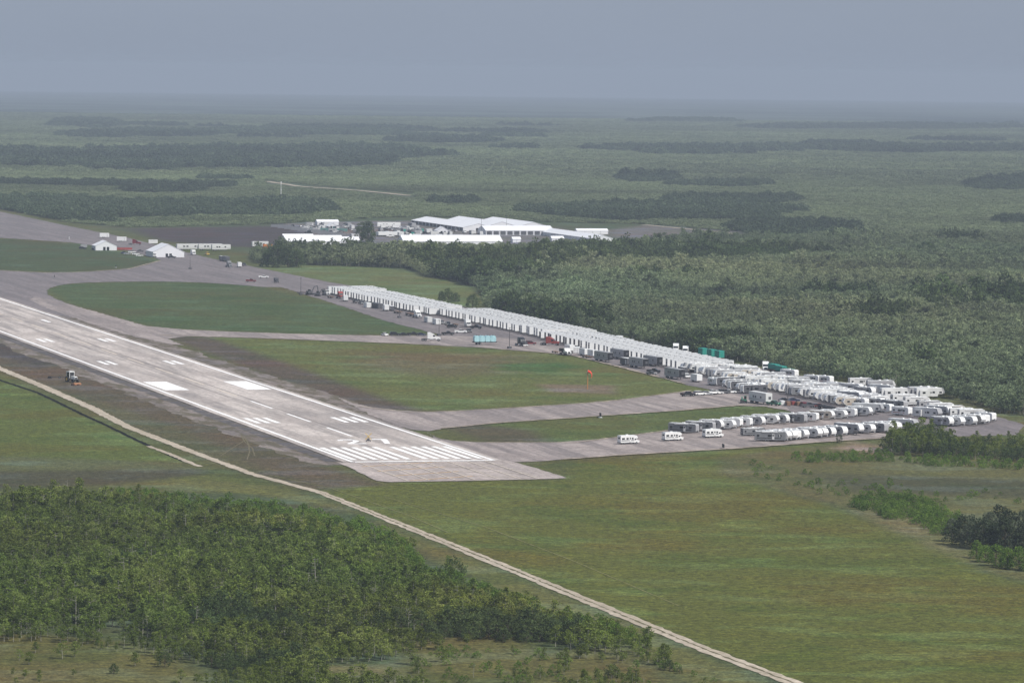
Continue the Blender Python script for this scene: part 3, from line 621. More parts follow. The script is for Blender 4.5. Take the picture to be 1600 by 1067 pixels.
s = RNG.uniform(.55, 1.05, n_) * np.where(P[:, 1] < 5200, .62, 1.) ; s = np.where(ham, s * 1.15, s)
gt = 1 + .26 * vnoise(P, 500, 71) + .2 * vnoise(P, 120, 72); tn = np.ones((n_, 3)) * gt[:, None]
scatter('distant_swamp', P, s, s * np.where(ham, RNG.uniform(.7, 1., n_), RNG.uniform(.35, .7, n_)), np.where(ham, RNG.integers(4, 7, n_), RNG.integers(0, 4, n_)), tn, FARC, label='hazy swamp woodland with dark tree islands, some standing for cloud shadow, reaching the horizon')

# ---------------------------------------------------------------- vehicles, campers, tents: shared builders
WHT = mat('white_gelcoat', (.80, .80, .79), .35, noise=(.6, .06)); OFF = mat('off_white_panel', (.66, .66, .65), .45, noise=(.6, .08)); LGR = mat('light_grey_panel', (.36, .36, .37), .5)  # light grey darkened to deepen the shade on trailer sides
GRY = mat('grey_panel', (.20, .205, .215), .5); DGR = mat('dark_grey_panel', (.10, .10, .11), .5); BLK = mat('black_rubber', (.018, .018, .02), .7); TAN = mat('tan_panel', (.50, .45, .38), .5)  # mid grey also darkened, holding side shade in its colour
GLS = mat('dark_glass', (.012, .014, .017), .12, spec=.6); STL = mat('galvanised_steel', (.36, .37, .38), .45, .6); DST = mat('dark_steel', (.06, .06, .062), .6)
RED = mat('red_paint', (.30, .06, .05), .45); ORG = mat('orange_paint', (.62, .20, .04), .5); YEL = mat('yellow_paint', (.62, .40, .05), .5); NAV = mat('navy_paint', (.03, .04, .09), .3)
TEA = mat('teal_plastic', (.02, .30, .24), .5); AQU = mat('aqua_tank_plastic', (.38, .62, .66), .4); SIL = mat('silver_paint', (.50, .51, .53), .3, .3); BCK = mat('black_paint', (.022, .022, .025), .25, spec=.5)
GRN = mat('green_paint', (.04, .16, .10), .5); BRN = mat('brown_timber', (.24, .14, .09), .8); FAB = mat('white_tent_fabric', (.80, .80, .82), .6, noise=(.15, .05)); LAM = mat('pale_lens', (.75, .74, .70), .2); TLR = mat('red_lens', (.5, .03, .03), .3)
BRG = mat('maroon_paint', (.16, .02, .025), .3)

def bx(x, y, z, sx, sy, sz):                            # centre x, y; bottom z; sizes
    return boxvf(x - sx / 2, x + sx / 2, y - sy / 2, y + sy / 2, z, z + sz)
def prof(pts, y0, y1):                                  # a side profile pushed through the width
    n_ = len(pts); V = [(x, y0, z) for x, z in pts] + [(x, y1, z) for x, z in pts]
    return V, [tuple(range(n_)), tuple(range(2 * n_ - 1, n_ - 1, -1))] + [(i + n_, (i + 1) % n_ + n_, (i + 1) % n_, i) for i in range(n_)]
def cy(x, y, z, r, w, k=10, ax='y'):
    V = []; 
    for s in (-.5, .5):
        for j in range(k):
            q = 2 * math.pi * j / k; c_, s_ = r * math.cos(q), r * math.sin(q)
            V.append((x + c_, y + s * w, z + s_) if ax == 'y' else (x + c_, y + s_, z + (s + .5) * w) if ax == 'z' else (x + s * w, y + c_, z + s_))
    return V, [tuple(range(k)), tuple(range(2 * k - 1, k - 1, -1))] + [(j + k, (j + 1) % k + k, (j + 1) % k, j) for j in range(k)]
def cat_(*vf):
    V, F = [], []
    for v, f in vf:
        o = len(V); V += list(v); F += [tuple(i + o for i in t) for t in f]
    return V, F
class Kind:
    """one kind of thing: named parts with their meshes, built once and shared"""
    def __init__(s, name, cat, parts): s.name, s.cat = name, cat; s.parts = [s.pm(p) for p in parts]
    def pm(s, p):
        n_, vf, m = p[:3]; sub = p[3] if len(p) > 3 else []
        me = mesh(n_, vf[0], vf[1], m); fix_normals(me); return n_, me, m, [s.pm(q) for q in sub]
    def put(s, x, y, ang, label, group=None, swap=None, drop=(), scale=1., name=None, cat=None, zoff=.13):
        e = obj(name or s.name, None, loc=(x, y, zg(x, y) + zoff), label=label, category=cat or s.cat)
        if group: e['group'] = group
        e.rotation_euler = (0, 0, ang); e.scale = scale if isinstance(scale, tuple) else (scale,) * 3
        def add(p, par):
            if p[0] in drop: return
            o = obj(p[0], p[1], par)
            if swap and p[2] in swap:
                o.material_slots[0].link = 'OBJECT'; o.material_slots[0].material = swap[p[2]]
            for q in p[3]: add(q, o)
        for p in s.parts: add(p, e)
        return e
def fix_normals(me):
    import bmesh
    b_ = bmesh.new(); b_.from_mesh(me); bmesh.ops.recalc_face_normals(b_, faces=b_.faces); b_.to_mesh(me); b_.free()
def ang_h(h): v = hdir(h); return math.atan2(v[1], v[0])
def ang_v(vx, vy): return math.atan2(vy, vx)
def wheels(xs, r, half, w=.26, m=BLK): return [('wheel', cy(x, s * (half - w / 2), r, r, w), m, [('rim', cy(x, s * (half - w / 2 + .02 + w * .02), r, r * .5, w), STL)]) for x in xs for s in (-1, 1)]
def rv_side(L, y, z, wins, door, s):
    return [('window', bx(x, s * (y + .02), z, w, .05, h), GLS) for x, w, h in wins] + ([('door', bx(door, s * (y + .03), .7, .75, .05, 1.85), OFF, [('door_window', bx(door, s * (y + .07), 1.8, .45, .03, .5), GLS)])] if door is not None else [])

# travel trailers
def camper(L, H, body, cap, nose=0, stripe=DGR, slide=True):
    h2 = L / 2; w = 1.25; zt = H
    P_ = {0: [(h2 - .75, .55), (h2 - .1, 1.15), (h2, 1.9), (h2 - .45, zt - .35), (h2 - .9, zt)], 1: [(h2 - .35, .55), (h2, .9), (h2, zt - .5), (h2 - .25, zt - .1), (h2 - .6, zt)], 2: [(h2 - 1.3, .55), (h2 - .35, 1.1), (h2 + .05, 1.8), (h2 - .5, zt - .2), (h2 - 1.1, zt)]}[nose]
    body_p = [(-h2, .55)] + P_ + [(-h2 + .12, zt), (-h2, zt - .15)]
    capp = [(x + .05, z) for x, z in P_] + [(x - .12, z) for x, z in reversed(P_)]
    ps = [('body', prof(body_p, -w, w), body), ('front_cap', prof(capp, -w - .012, w + .012), cap, [('front_window', bx(h2 - .28 - (.12 if nose != 1 else -.22), 0, 2.0, .16, 1.5, .55), GLS)] if nose != 2 else []),
          ('roof', cat_(bx(-.35, 0, zt, L - 1.2, 2.36, .07)), WHT, [('air_conditioner', prof([(-.5, zt + .07), (.5, zt + .07), (.4, zt + .36), (-.4, zt + .36)], -.36, .36), WHT), ('roof_vent', bx(-L * .3, .3, zt + .07, .45, .45, .16), LGR), ('roof_vent', bx(L * .22, -.3, zt + .07, .45, .45, .16), LGR)]),
          ('stripe', cat_(bx(-.5, w + .01, 1.05, L - 2.2, .02, .22), bx(-.5, -w - .01, 1.05, L - 2.2, .02, .22)), stripe),
          ('underframe', bx(-.2, 0, .38, L - .9, 2.2, .2), DST), ('hitch', prof([(h2 - .5, .42), (h2 + 1.0, .42), (h2 + 1.0, .52), (h2 - .5, .56)], -.35, .35), DST, [('gas_bottle', cy(h2 + .35, 0, .55, .26, .6, 10, 'z'), LGR)]),
          ('rear_window', bx(-h2 - .01, .1, 1.75, .05, 1.1, .55), GLS), ('ladder', cat_(bx(-h2 - .06, -.85, .8, .05, .05, zt - .7), bx(-h2 - .06, -.5, .8, .05, .05, zt - .7)), STL), ('bumper', bx(-h2 - .1, 0, .5, .14, 2.1, .14), DST)]
    ps += rv_side(L, w, 1.62, [(h2 - 2.0, 1.0, .62), (-.2, 1.3, .62), (-h2 + 1.1, .8, .62)], .9, -1)
    if slide: ps += [('slide_out', bx(-.1, w + .38, .72, 3.4, .8, 2.0), body, [('slide_window', bx(-.1, w + .79, 1.6, 1.6, .04, .62), GLS)])]
    ps += rv_side(L, w, 1.62, [(h2 - 1.9, .9, .6), (-h2 + 1.3, 1.1, .6)] + ([] if slide else [(-.1, 1.4, .62)]), None, 1)
    ps += [('awning', cy(-.2, -w - .1, zt - .22, .09, L * .5, 8, 'x'), WHT)] + wheels([-.75, -1.6], .36, 1.25)
    return ps
def fifth(L, H, body, cap):
    h2 = L / 2; w = 1.25
    front = [(h2 - 2.9, .6), (h2 - 2.6, 1.45), (h2 - .3, 1.55), (h2, 2.1), (h2 - .7, H - .15), (h2 - 1.1, H)]
    cp = [(h2 - .25, 1.52), (h2 + .05, 2.1), (h2 - .62, H - .1), (h2 - 1.0, H + .02), (h2 - 1.25, H - .15), (h2 - .5, 1.7)]
    ps = [('body', prof([(-h2, .6)] + front + [(-h2 + .1, H), (-h2, H - .15)], -w, w), body), ('front_cap', prof(cp, -w - .012, w + .012), cap),
          ('roof', bx(-.5, 0, H, L - 1.4, 2.36, .07), WHT, [('air_conditioner', prof([(-.9, H + .07), (.1, H + .07), (0, H + .36), (-.8, H + .36)], -.36, .36), WHT), ('air_conditioner', prof([(2.1, H + .07), (3.1, H + .07), (3., H + .36), (2.2, H + .36)], -.36, .36), WHT)]),
          ('underframe', bx(-1.2, 0, .4, L - 3.2, 2.2, .22), DST), ('landing_leg', bx(h2 - 3.0, .8, 0, .12, .12, .7), DST), ('landing_leg', bx(h2 - 3.0, -.8, 0, .12, .12, .7), DST), ('king_pin', bx(h2 - 1.2, 0, 1.1, .3, .3, .45), DST),
          ('slide_out', bx(-1.2, w + .42, .75, 4.0, .9, 2.2), body, [('slide_window', bx(-1.2, w + .88, 1.7, 1.7, .04, .7), GLS)]), ('slide_out', bx(-3., -w - .35, .75, 3.2, .75, 2.2), body, [('slide_window', bx(-3., -w - .74, 1.7, 1.2, .04, .7), GLS)]),
          ('rear_window', bx(-h2 - .01, 0, 1.8, .05, 1.3, .65), GLS)]
    ps += rv_side(L, w, 1.8, [(h2 - 1.7, 1., .6), (1.2, 1.0, .65)], .1, -1) + rv_side(L, w, 1.8, [(h2 - 1.7, 1., .6), (-h2 + 1.2, 1., .65)], None, 1) + wheels([-1.3, -2.2], .38, 1.25)
    return ps
K_TT = [Kind('travel_trailer', 'camper', camper(8.6, 3.15, LGR, WHT, 0)), Kind('travel_trailer', 'camper', camper(9.6, 3.2, OFF, WHT, 2)), Kind('travel_trailer', 'camper', camper(7.4, 3.1, WHT, WHT, 1, RED, False)),
        Kind('travel_trailer', 'camper', camper(10.2, 3.25, GRY, LGR, 1, BLK)), Kind('travel_trailer', 'camper', camper(9.0, 3.15, TAN, WHT, 2, BRN, False))]
K_5W = [Kind('fifth_wheel_camper', 'camper', fifth(11.0, 3.65, LGR, WHT)), Kind('fifth_wheel_camper', 'camper', fifth(11.4, 3.7, OFF, LGR))]
def motorhome():
    w = 1.2
    return [('body', prof([(-3.7, .6), (2.0, .6), (2.1, 1.9), (3.3, 2.05), (3.45, 2.5), (2.9, 3.05), (-3.6, 3.1), (-3.7, 2.9)], -w, w), WHT), ('cab', prof([(2.0, .5), (4.2, .5), (4.3, 1.2), (3.5, 1.35), (2.9, 1.98), (2.0, 1.98)], -1.0, 1.0), WHT, [('windscreen', prof([(3.52, 1.38), (3.56, 1.4), (2.98, 1.98), (2.94, 1.96)], -.9, .9), GLS), ('cab_window', bx(2.55, 1.0, 1.4, .7, .05, .45), GLS), ('cab_window', bx(2.55, -1.0, 1.4, .7, .05, .45), GLS), ('headlight', bx(4.28, .75, .8, .06, .3, .2), LAM), ('headlight', bx(4.28, -.75, .8, .06, .3, .2), LAM)]),
            ('roof', bx(-.5, 0, 3.1, 6.0, 2.2, .06), WHT, [('air_conditioner', prof([(-1, 3.16), (0, 3.16), (-.1, 3.44), (-.9, 3.44)], -.36, .36), WHT)]), ('stripe', cat_(bx(-.8, w + .012, 1.15, 5.4, .02, .3), bx(-.8, -w - .012, 1.15, 5.4, .02, .3)), DGR), ('rear_window', bx(-3.71, 0, 1.9, .05, 1.2, .55), GLS), ('bumper', bx(-3.8, 0, .45, .2, 2.2, .2), DST), ('underframe', bx(-.5, 0, .4, 6, 1.8, .2), DST)] \
        + rv_side(7, w, 1.7, [(-2.6, 1.2, .6), (-.9, .9, .6), (1.3, .7, .6)], .3, -1) + rv_side(7, w, 1.7, [(-2.6, 1.2, .6), (-.6, 1.3, .6), (1.2, .8, .6)], None, 1) + wheels([3.0, -2.0], .38, 1.15)
K_MH = Kind('motorhome', 'motorhome', motorhome())
# long white bunk trailers standing in ranks: end wall at +x
def bunk(L, H, end_m, w=1.35, z=.75):
    h2 = L / 2
    return [('body', prof([(-h2, z), (h2, z), (h2, H), (-h2, H)], -w, w), WHT, [('side_door', bx(1.5, w + .02, z + .1, .9, .05, 2.), OFF), ('side_window', bx(-2, w + .02, z + 1.1, 1., .05, .7), GLS), ('side_window', bx(-2, -w - .02, z + 1.1, 1., .05, .7), GLS)]), ('roof', prof([(-h2 - .1, H), (h2 + .1, H), (h2 + .1, H + .12), (-h2 - .1, H + .12)], -w - .06, w + .06), WHT, [('air_conditioner', bx(-h2 * .4, 0, H + .12, .9, .8, .34), LGR), ('roof_vent', bx(h2 * .5, .4, H + .12, .5, .5, .2), LGR)]),
            ('end_wall', bx(h2 + .03, 0, z + .02, .06, 2 * w - .02, H - z - .06), end_m, [('end_window', bx(h2 + .08, 0, z + 1.15, .05, .8, .6), GLS)]), ('underframe', bx(0, 0, .35, L - .6, 2.3, z - .36), DST), ('hitch', prof([(h2, .45), (h2 + 1.3, .45), (h2 + 1.3, .56), (h2, .6)], -.3, .3), DST)] + wheels([-h2 * .25, -h2 * .25 - .95], .4, 1.3)
K_BK = [Kind('bunk_trailer', 'trailer', bunk(12.0, 3.5, LGR)), Kind('bunk_trailer', 'trailer', bunk(12.0, 4.1, OFF)), Kind('bunk_trailer', 'trailer', bunk(11.0, 3.5, DGR)), Kind('bunk_trailer', 'trailer', bunk(12.0, 3.6, LGR, 1.15))]  # light grey end walls have the shade of those ends in their colour
def office(L=14., H=4.0, side=LGR, end=BCK):
    h2 = L / 2; w = 1.3
    return [('body', prof([(-h2, 1.1), (-h2, H), (h2, H), (h2, 1.1), (h2 - 2.5, 1.1), (h2 - 2.6, .8), (-h2 + .3, .8)], -w, w), side, [('side_window', bx(x, s * (w + .02), 2.1, 1.1, .05, .8), DGR) for x in (-3.2, -1.4, 3.0) for s in (-1, 1)] + [('belt_rail', bx(0, s * (w + .02), 1.62, L - .6, .04, .14), GRY) for s in (-1, 1)]), ('roof', bx(0, 0, H, L - .1, 2.5, .08), side), ('front_wall', bx(h2 + .02, 0, 1.15, .05, 2.5, H - 1.2), end, [('vent_panel', bx(h2 + .06, .3, 2.0, .04, 1.0, 1.0), DGR)]), ('rear_door', bx(-h2 - .02, .6, 1.2, .05, 1.15, H - 1.4), OFF), ('rear_door', bx(-h2 - .02, -.6, 1.2, .05, 1.15, H - 1.4), OFF),
            ('landing_leg', bx(h2 - 3, .7, 0, .16, .16, 1.1), DST), ('landing_leg', bx(h2 - 3, -.7, 0, .16, .16, 1.1), DST), ('underframe', bx(-1, 0, .6, L - 4, 1.2, .25), DST)] + wheels([-h2 + 1.6, -h2 + 2.8], .5, 1.25, .5)
K_OF = Kind('office_semi_trailer', 'trailer', office()); K_BXT = Kind('box_semi_trailer', 'trailer', office(14.5, 4.1, OFF, OFF))
def cargo(L=6., H=3.0, m=WHT):
    h2 = L / 2
    return [('body', prof([(-h2, .5), (h2 - .1, .5), (h2, .7), (h2, H - .1), (h2 - .1, H), (-h2, H)], -1.15, 1.15), m), ('roof', bx(0, 0, H, L - .1, 2.2, .05), WHT), ('rear_door', bx(-h2 - .02, 0, .6, .05, 2.0, H - .8), OFF), ('side_door', bx(h2 - 1.2, -1.17, .6, .8, .05, 1.9), OFF), ('vent', bx(0, 1.17, 1.9, .5, .05, .4), DGR), ('hitch', prof([(h2 - .1, .45), (h2 + 1.2, .45), (h2 + 1.2, .55), (h2 - .1, .6)], -.3, .3), DST), ('underframe', bx(0, 0, .34, L - .4, 1.9, .18), DST)] + wheels([-.3, -1.2], .36, 1.2)
K_CG = Kind('cargo_trailer', 'trailer', cargo()); K_CGD = Kind('cargo_trailer', 'trailer', cargo(7, 3.0, DGR))
def container(L=6.1, m=WHT):
    h2 = L / 2; ribs = [bx(-h2 + .3 + .5 * k, s * 1.225, .2, .2, .05, 2.3) for k in range(int(L / .5)) for s in (-1, 1)]
    return [('shell', bx(0, 0, .15, L, 2.4, 2.45), m), ('corrugation', cat_(*ribs), m), ('door', bx(h2 + .03, .6, .2, .06, 1.15, 2.3), m, [('lock_rod', bx(h2 + .08, .6, .25, .04, .05, 2.2), STL)]), ('door', bx(h2 + .03, -.6, .2, .06, 1.15, 2.3), m, [('lock_rod', bx(h2 + .08, -.6, .25, .04, .05, 2.2), STL)]), ('skid', bx(0, 0, 0, L - .2, 2.2, .15), DST)]
K_CT = Kind('shipping_container', 'container', container()); K_CTL = Kind('shipping_container', 'container', container(12.2))
# road vehicles, nose at +x
def sedan(body=SIL):
    return [('body', prof([(-2.25, .32), (2.2, .32), (2.3, .6), (2.15, .82), (1.1, .92), (-1.5, .96), (-2.2, .9), (-2.3, .6)], -.9, .9), body, [('headlight', bx(2.22, .6, .62, .08, .35, .14), LAM), ('headlight', bx(2.22, -.6, .62, .08, .35, .14), LAM), ('tail_light', bx(-2.27, .6, .68, .06, .35, .14), TLR), ('tail_light', bx(-2.27, -.6, .68, .06, .35, .14), TLR)]), ('windows', prof([(1.05, .93), (.35, 1.36), (-1.0, 1.38), (-1.75, .97)], -.78, .78), GLS), ('roof', prof([(.32, 1.37), (.25, 1.44), (-.9, 1.46), (-1.02, 1.39)], -.74, .74), body)] + wheels([1.4, -1.4], .33, .92, .22)
def suv(body=WHT):
    return [('body', prof([(-2.4, .4), (2.35, .4), (2.45, .7), (2.35, 1.0), (1.2, 1.1), (-2.35, 1.15), (-2.45, .8)], -.97, .97), body, [('headlight', bx(2.38, .7, .78, .08, .35, .16), LAM), ('headlight', bx(2.38, -.7, .78, .08, .35, .16), LAM), ('tail_light', bx(-2.42, .8, .85, .06, .2, .3), TLR), ('tail_light', bx(-2.42, -.8, .85, .06, .2, .3), TLR)]), ('windows', prof([(1.15, 1.11), (.5, 1.66), (-2.0, 1.7), (-2.3, 1.16)], -.86, .86), GLS), ('roof', prof([(.5, 1.67), (.4, 1.76), (-1.95, 1.8), (-2.05, 1.71)], -.84, .84), body)] + wheels([1.5, -1.45], .39, 1.0, .25)
def pickup(body=BCK):
    return [('body', prof([(-2.9, .5), (2.75, .5), (2.85, .8), (2.75, 1.12), (1.35, 1.2), (-.75, 1.22), (-.75, .95), (-2.9, .95)], -.98, .98), body, [('headlight', bx(2.8, .7, .85, .08, .35, .18), LAM), ('headlight', bx(2.8, -.7, .85, .08, .35, .18), LAM), ('tail_light', bx(-2.9, .88, .85, .06, .14, .3), TLR), ('tail_light', bx(-2.9, -.88, .85, .06, .14, .3), TLR)]), ('windows', prof([(1.3, 1.2), (.6, 1.74), (-.6, 1.78), (-.75, 1.22)], -.86, .86), GLS), ('roof', prof([(.6, 1.75), (.5, 1.83), (-.55, 1.86), (-.62, 1.79)], -.84, .84), body), ('bed_wall', cat_(bx(-1.82, .93, .9, 2.15, .1, .38), bx(-1.82, -.93, .9, 2.15, .1, .38), bx(-2.86, 0, .9, .1, 1.9, .38)), body)] + wheels([1.75, -1.8], .42, 1.0, .28)
def tractor_unit(body=WHT):
    return [('cab', prof([(.2, 1.0), (1.9, 1.0), (1.95, 1.9), (1.5, 2.85), (.2, 2.9)], -1.15, 1.15), body, [('windscreen', prof([(1.93, 1.95), (1.99, 1.93), (1.56, 2.78), (1.5, 2.76)], -1.0, 1.0), GLS), ('side_window', bx(1.1, 1.16, 1.95, .9, .05, .7), GLS), ('side_window', bx(1.1, -1.16, 1.95, .9, .05, .7), GLS)]), ('sleeper', prof([(-1.8, 1.0), (.2, 1.0), (.2, 3.4), (-.4, 3.75), (-1.8, 3.8)], -1.22, 1.22), body), ('roof_fairing', prof([(.15, 2.92), (1.3, 2.88), (.2, 3.5)], -1.1, 1.1), body), ('hood', prof([(1.9, .75), (4.0, .75), (4.1, 1.35), (3.8, 1.7), (1.92, 1.95)], -.95, .95), body, [('grille', bx(4.08, 0, .85, .06, 1.0, .75), DGR), ('headlight', bx(4.0, .8, 1.0, .1, .3, .25), LAM), ('headlight', bx(4.0, -.8, 1.0, .1, .3, .25), LAM)]), ('front_bumper', bx(4.15, 0, .4, .2, 2.3, .4), STL), ('chassis', bx(-1.2, 0, .7, 6.6, .9, .3), DST), ('fifth_wheel_plate', cy(-3.1, 0, 1.0, .5, .12, 12, 'z'), DST), ('fuel_tank', cy(0, 1.0, .75, .33, 1.4, 10, 'x'), STL), ('fuel_tank', cy(0, -1.0, .75, .33, 1.4, 10, 'x'), STL), ('exhaust_stack', cy(-.4, 1.28, 1., .09, 2.9, 8, 'z'), STL)] + wheels([3.1, -2.6, -3.8], .52, 1.22, .36)
K_SED, K_SUV, K_PU, K_TU = Kind('car', 'car', sedan()), Kind('sport_utility_car', 'car', suv()), Kind('pickup_truck', 'pickup truck', pickup()), Kind('tractor_unit', 'truck', tractor_unit())
def flatbed(L=12., load=None):
    h2 = L / 2
    return [('deck', prof([(-h2, 1.0), (h2, 1.15), (h2, 1.35), (-h2, 1.2)], -1.25, 1.25), BRN if load is None else DST), ('side_rail', cat_(bx(0, 1.28, 1.02, L, .08, .3), bx(0, -1.28, 1.02, L, .08, .3)), DST), ('underframe', bx(0, 0, .65, L - 1, .9, .38), DST), ('landing_leg', bx(h2 - 2.6, .7, 0, .16, .16, 1.), DST), ('landing_leg', bx(h2 - 2.6, -.7, 0, .16, .16, 1.), DST)] + wheels([-h2 + 1.2, -h2 + 2.4], .48, 1.25, .45)
K_FB = Kind('flatbed_trailer', 'trailer', flatbed())
K_DT = Kind('dump_truck', 'truck', [p for p in tractor_unit() if p[0] not in ('sleeper', 'fifth_wheel_plate', 'roof_fairing', 'exhaust_stack')] + [('dump_body', prof([(-5.0, 1.3), (0, 1.25), (.1, 2.7), (-4.9, 2.6)], -1.2, 1.2), DGR)])
def box_truck(body=WHT): return [('cab', prof([(1.4, .6), (3.3, .6), (3.4, 1.2), (2.7, 1.4), (2.3, 2.2), (1.4, 2.25)], -1.05, 1.05), body, [('windscreen', prof([(2.72, 1.42), (2.78, 1.42), (2.38, 2.18), (2.32, 2.16)], -.92, .92), GLS), ('side_window', bx(1.9, 1.06, 1.45, .7, .05, .6), GLS), ('side_window', bx(1.9, -1.06, 1.45, .7, .05, .6), GLS)]), ('cargo_box', bx(-1.3, 0, .95, 5.2, 2.4, 2.4), body), ('rear_door', bx(-3.93, 0, 1.0, .05, 2.2, 2.2), LGR), ('chassis', bx(-.5, 0, .55, 6.4, .9, .35), DST)] + wheels([2.4, -2.4], .46, 1.1, .3)
K_BT = Kind('box_truck', 'truck', box_truck())
def tanker(): return [('tank', cat_(*[prof([(x + a_, 1.0 + b_) for a_, b_ in ((-1.15, .2), (-.9, 0), (.9, 0), (1.15, .2), (1.2, 1.2), (.95, 1.75), (.5, 2.0), (-.5, 2.0), (-.95, 1.75), (-1.2, 1.2))], -1.15, 1.15) for x in (-3.75,)]), AQU, [('lid', cy(-3.75, 0, 3.0, .3, .15, 10, 'z'), GLS)])] \
    + [('tank', prof([(x + a_, 1.0 + b_) for a_, b_ in ((-1.15, .2), (-.9, 0), (.9, 0), (1.15, .2), (1.2, 1.2), (.95, 1.75), (.5, 2.0), (-.5, 2.0), (-.95, 1.75), (-1.2, 1.2))], -1.15, 1.15), AQU, [('lid', cy(x, 0, 3.0, .3, .15, 10, 'z'), GLS)]) for x in (-1.25, 1.25, 3.75)] + [('deck', bx(0, 0, .75, 10.6, 2.4, .25), BLK)] + wheels([-3.4, -2.3], .42, 1.2, .4)
K_TK = Kind('water_tank_trailer', 'tank trailer', tanker())
def farm_tractor(cab=WHT, body=ORG): return [('body', prof([(-.4, .9), (1.9, .9), (2.0, 1.5), (1.7, 1.65), (-.4, 1.7)], -.45, .45), body, [('grille', bx(2.0, 0, 1.0, .05, .7, .5), DGR)]), ('cab', bx(-1.0, 0, 1.1, 1.5, 1.5, 1.7), GLS, [('cab_roof', bx(-1.0, 0, 2.8, 1.8, 1.75, .22), cab), ('cab_pillar', cat_(*[bx(-1.0 + a_ * .76, b_ * .76, 1.1, .12, .12, 1.7) for a_ in (-1, 1) for b_ in (-1, 1)]), cab)]), ('chassis', bx(0, 0, .6, 3.4, .6, .4), DST), ('rear_wheel', cy(-1.1, .95, .85, .85, .5, 14), BLK, [('rim', cy(-1.1, .99, .85, .45, .46, 10), YEL)]), ('rear_wheel', cy(-1.1, -.95, .85, .85, .5, 14), BLK, [('rim', cy(-1.1, -.99, .85, .45, .46, 10), YEL)]), ('front_wheel', cy(1.5, .75, .5, .5, .35, 12), BLK), ('front_wheel', cy(1.5, -.75, .5, .5, .35, 12), BLK)]
K_FT = Kind('farm_tractor', 'tractor', farm_tractor())
K_TH = Kind('telehandler', 'loader', [('body', prof([(-2.2, .6), (1.8, .6), (2.0, 1.1), (1.4, 1.3), (-2.2, 1.4)], -.95, .95), GRN), ('cab', bx(-.2, .55, 1.3, 1.5, .85, 1.2), GLS, [('cab_roof', bx(-.2, .55, 2.5, 1.6, .95, .1), GRN)]), ('boom', prof([(-2.4, 1.7), (-2.3, 2.1), (3.0, 1.3), (3.0, .95)], -.75, -.35), GRN, [('fork_carriage', bx(3.1, -.55, .3, .12, 1.2, 1.0), DST), ('fork', bx(3.7, -.2, .3, 1.2, .12, .06), DST), ('fork', bx(3.7, -.9, .3, 1.2, .12, .06), DST)])] + wheels([1.3, -1.4], .6, 1.15, .42))
K_EX = Kind('excavator', 'excavator', [('undercarriage', cat_(prof([(-1.9, .1), (-1.6, 0), (1.6, 0), (1.9, .1), (1.9, .7), (1.6, .85), (-1.6, .85), (-1.9, .7)], .75, 1.3), prof([(-1.9, .1), (-1.6, 0), (1.6, 0), (1.9, .1), (1.9, .7), (1.6, .85), (-1.6, .85), (-1.9, .7)], -1.3, -.75), bx(0, 0, .5, 1.6, 1.6, .5)), BLK), ('house', prof([(-2.2, 1.0), (1.4, 1.0), (1.4, 1.6), (.4, 2.0), (-2.2, 2.1)], -1.2, .5), DGR), ('cab', prof([(-.2, 1.0), (1.5, 1.0), (1.5, 1.9), (1.1, 2.7), (-.2, 2.8)], .5, 1.25), GLS), ('boom', prof([(.8, 1.4), (1.2, 1.2), (3.2, 4.1), (5.2, 4.4), (5.2, 4.8), (3.0, 4.6)], -.45, -.1), DGR), ('arm', prof([(4.9, 4.9), (5.4, 4.6), (6.0, 1.8), (5.6, 1.8)], -.42, -.14), DGR), ('bucket', prof([(5.2, 1.9), (6.2, 1.9), (6.0, .9), (5.1, .8), (4.8, 1.3)], -.8, .25), DST)])
def pole_light(h): return [('pole', cat_(cy(0, 0, 0, .13, h * .55, 8, 'z'), cy(0, 0, h * .55, .09, h * .45, 8, 'z')), DST), ('lamp_head', bx(.5, 0, h - .1, 1.0, .4, .18), DST), ('lamp_head', bx(-.5, 0, h - .1, 1.0, .4, .18), DST), ('base_cart', bx(0, 0, 0, 2.4, 1.4, .9), DGR, [('wheel', cy(0, .75, .3, .3, .2), BLK), ('wheel', cy(0, -.75, .3, .3, .2), BLK)])]
K_LT = {h: Kind('light_mast', 'light mast', pole_light(h)) for h in (7, 9, 12)}

# ---------------------------------------------------------------- ranks of white bunk trailers along the apron
def bunk_row(d0, n_, step, l0, kind, where, group, swap=None, label='white bunk trailer', L=12., flip=False):
    for k in range(n_):
        d = d0 - step * k + rnd.uniform(-.15, .15); x, y = wp(d, l0 + L / 2 + rnd.uniform(-.55, .55))
        kind.put(x, y, ang_h(90 if flip else 270) + rnd.uniform(-.012, .012), '%s %s from the far end of %s' % (nth(k + 1), label, where), group, swap)
bunk_row(1020, 6, 6.4, 205, K_BK[1], 'the tall group at the far end', 'tall bunk trailers at the far end of the apron', label='tall bunk trailer')
bunk_row(1024, 6, 6.4, 217.6, K_BK[1], 'the tall back group', 'tall bunk trailers behind the far end group', label='tall bunk trailer')
bunk_row(981, 24, 6.3, 205, K_BK[0], 'the front rank of the farther block', 'front rank of the farther trailer block')
bunk_row(981, 24, 6.3, 217.4, K_BK[0], 'the back rank of the farther block', 'back rank of the farther trailer block', flip=True)
bunk_row(829, 4, 6.3, 207, K_BK[3], 'the short rank between blocks', 'grey-ended trailers between the two blocks', label='grey-ended bunk trailer')
bunk_row(807, 24, 6.4, 211, K_BK[3], 'the front rank of the nearer block', 'front rank of the nearer trailer block')
bunk_row(653, 6, 6.4, 211, K_BK[1], 'the last group in the nearer block', 'windowed trailers ending the nearer block', label='windowed bunk trailer')
bunk_row(807, 30, 6.4, 225, K_BK[0], 'the back rank of the nearer block', 'back rank of the nearer trailer block', flip=True)
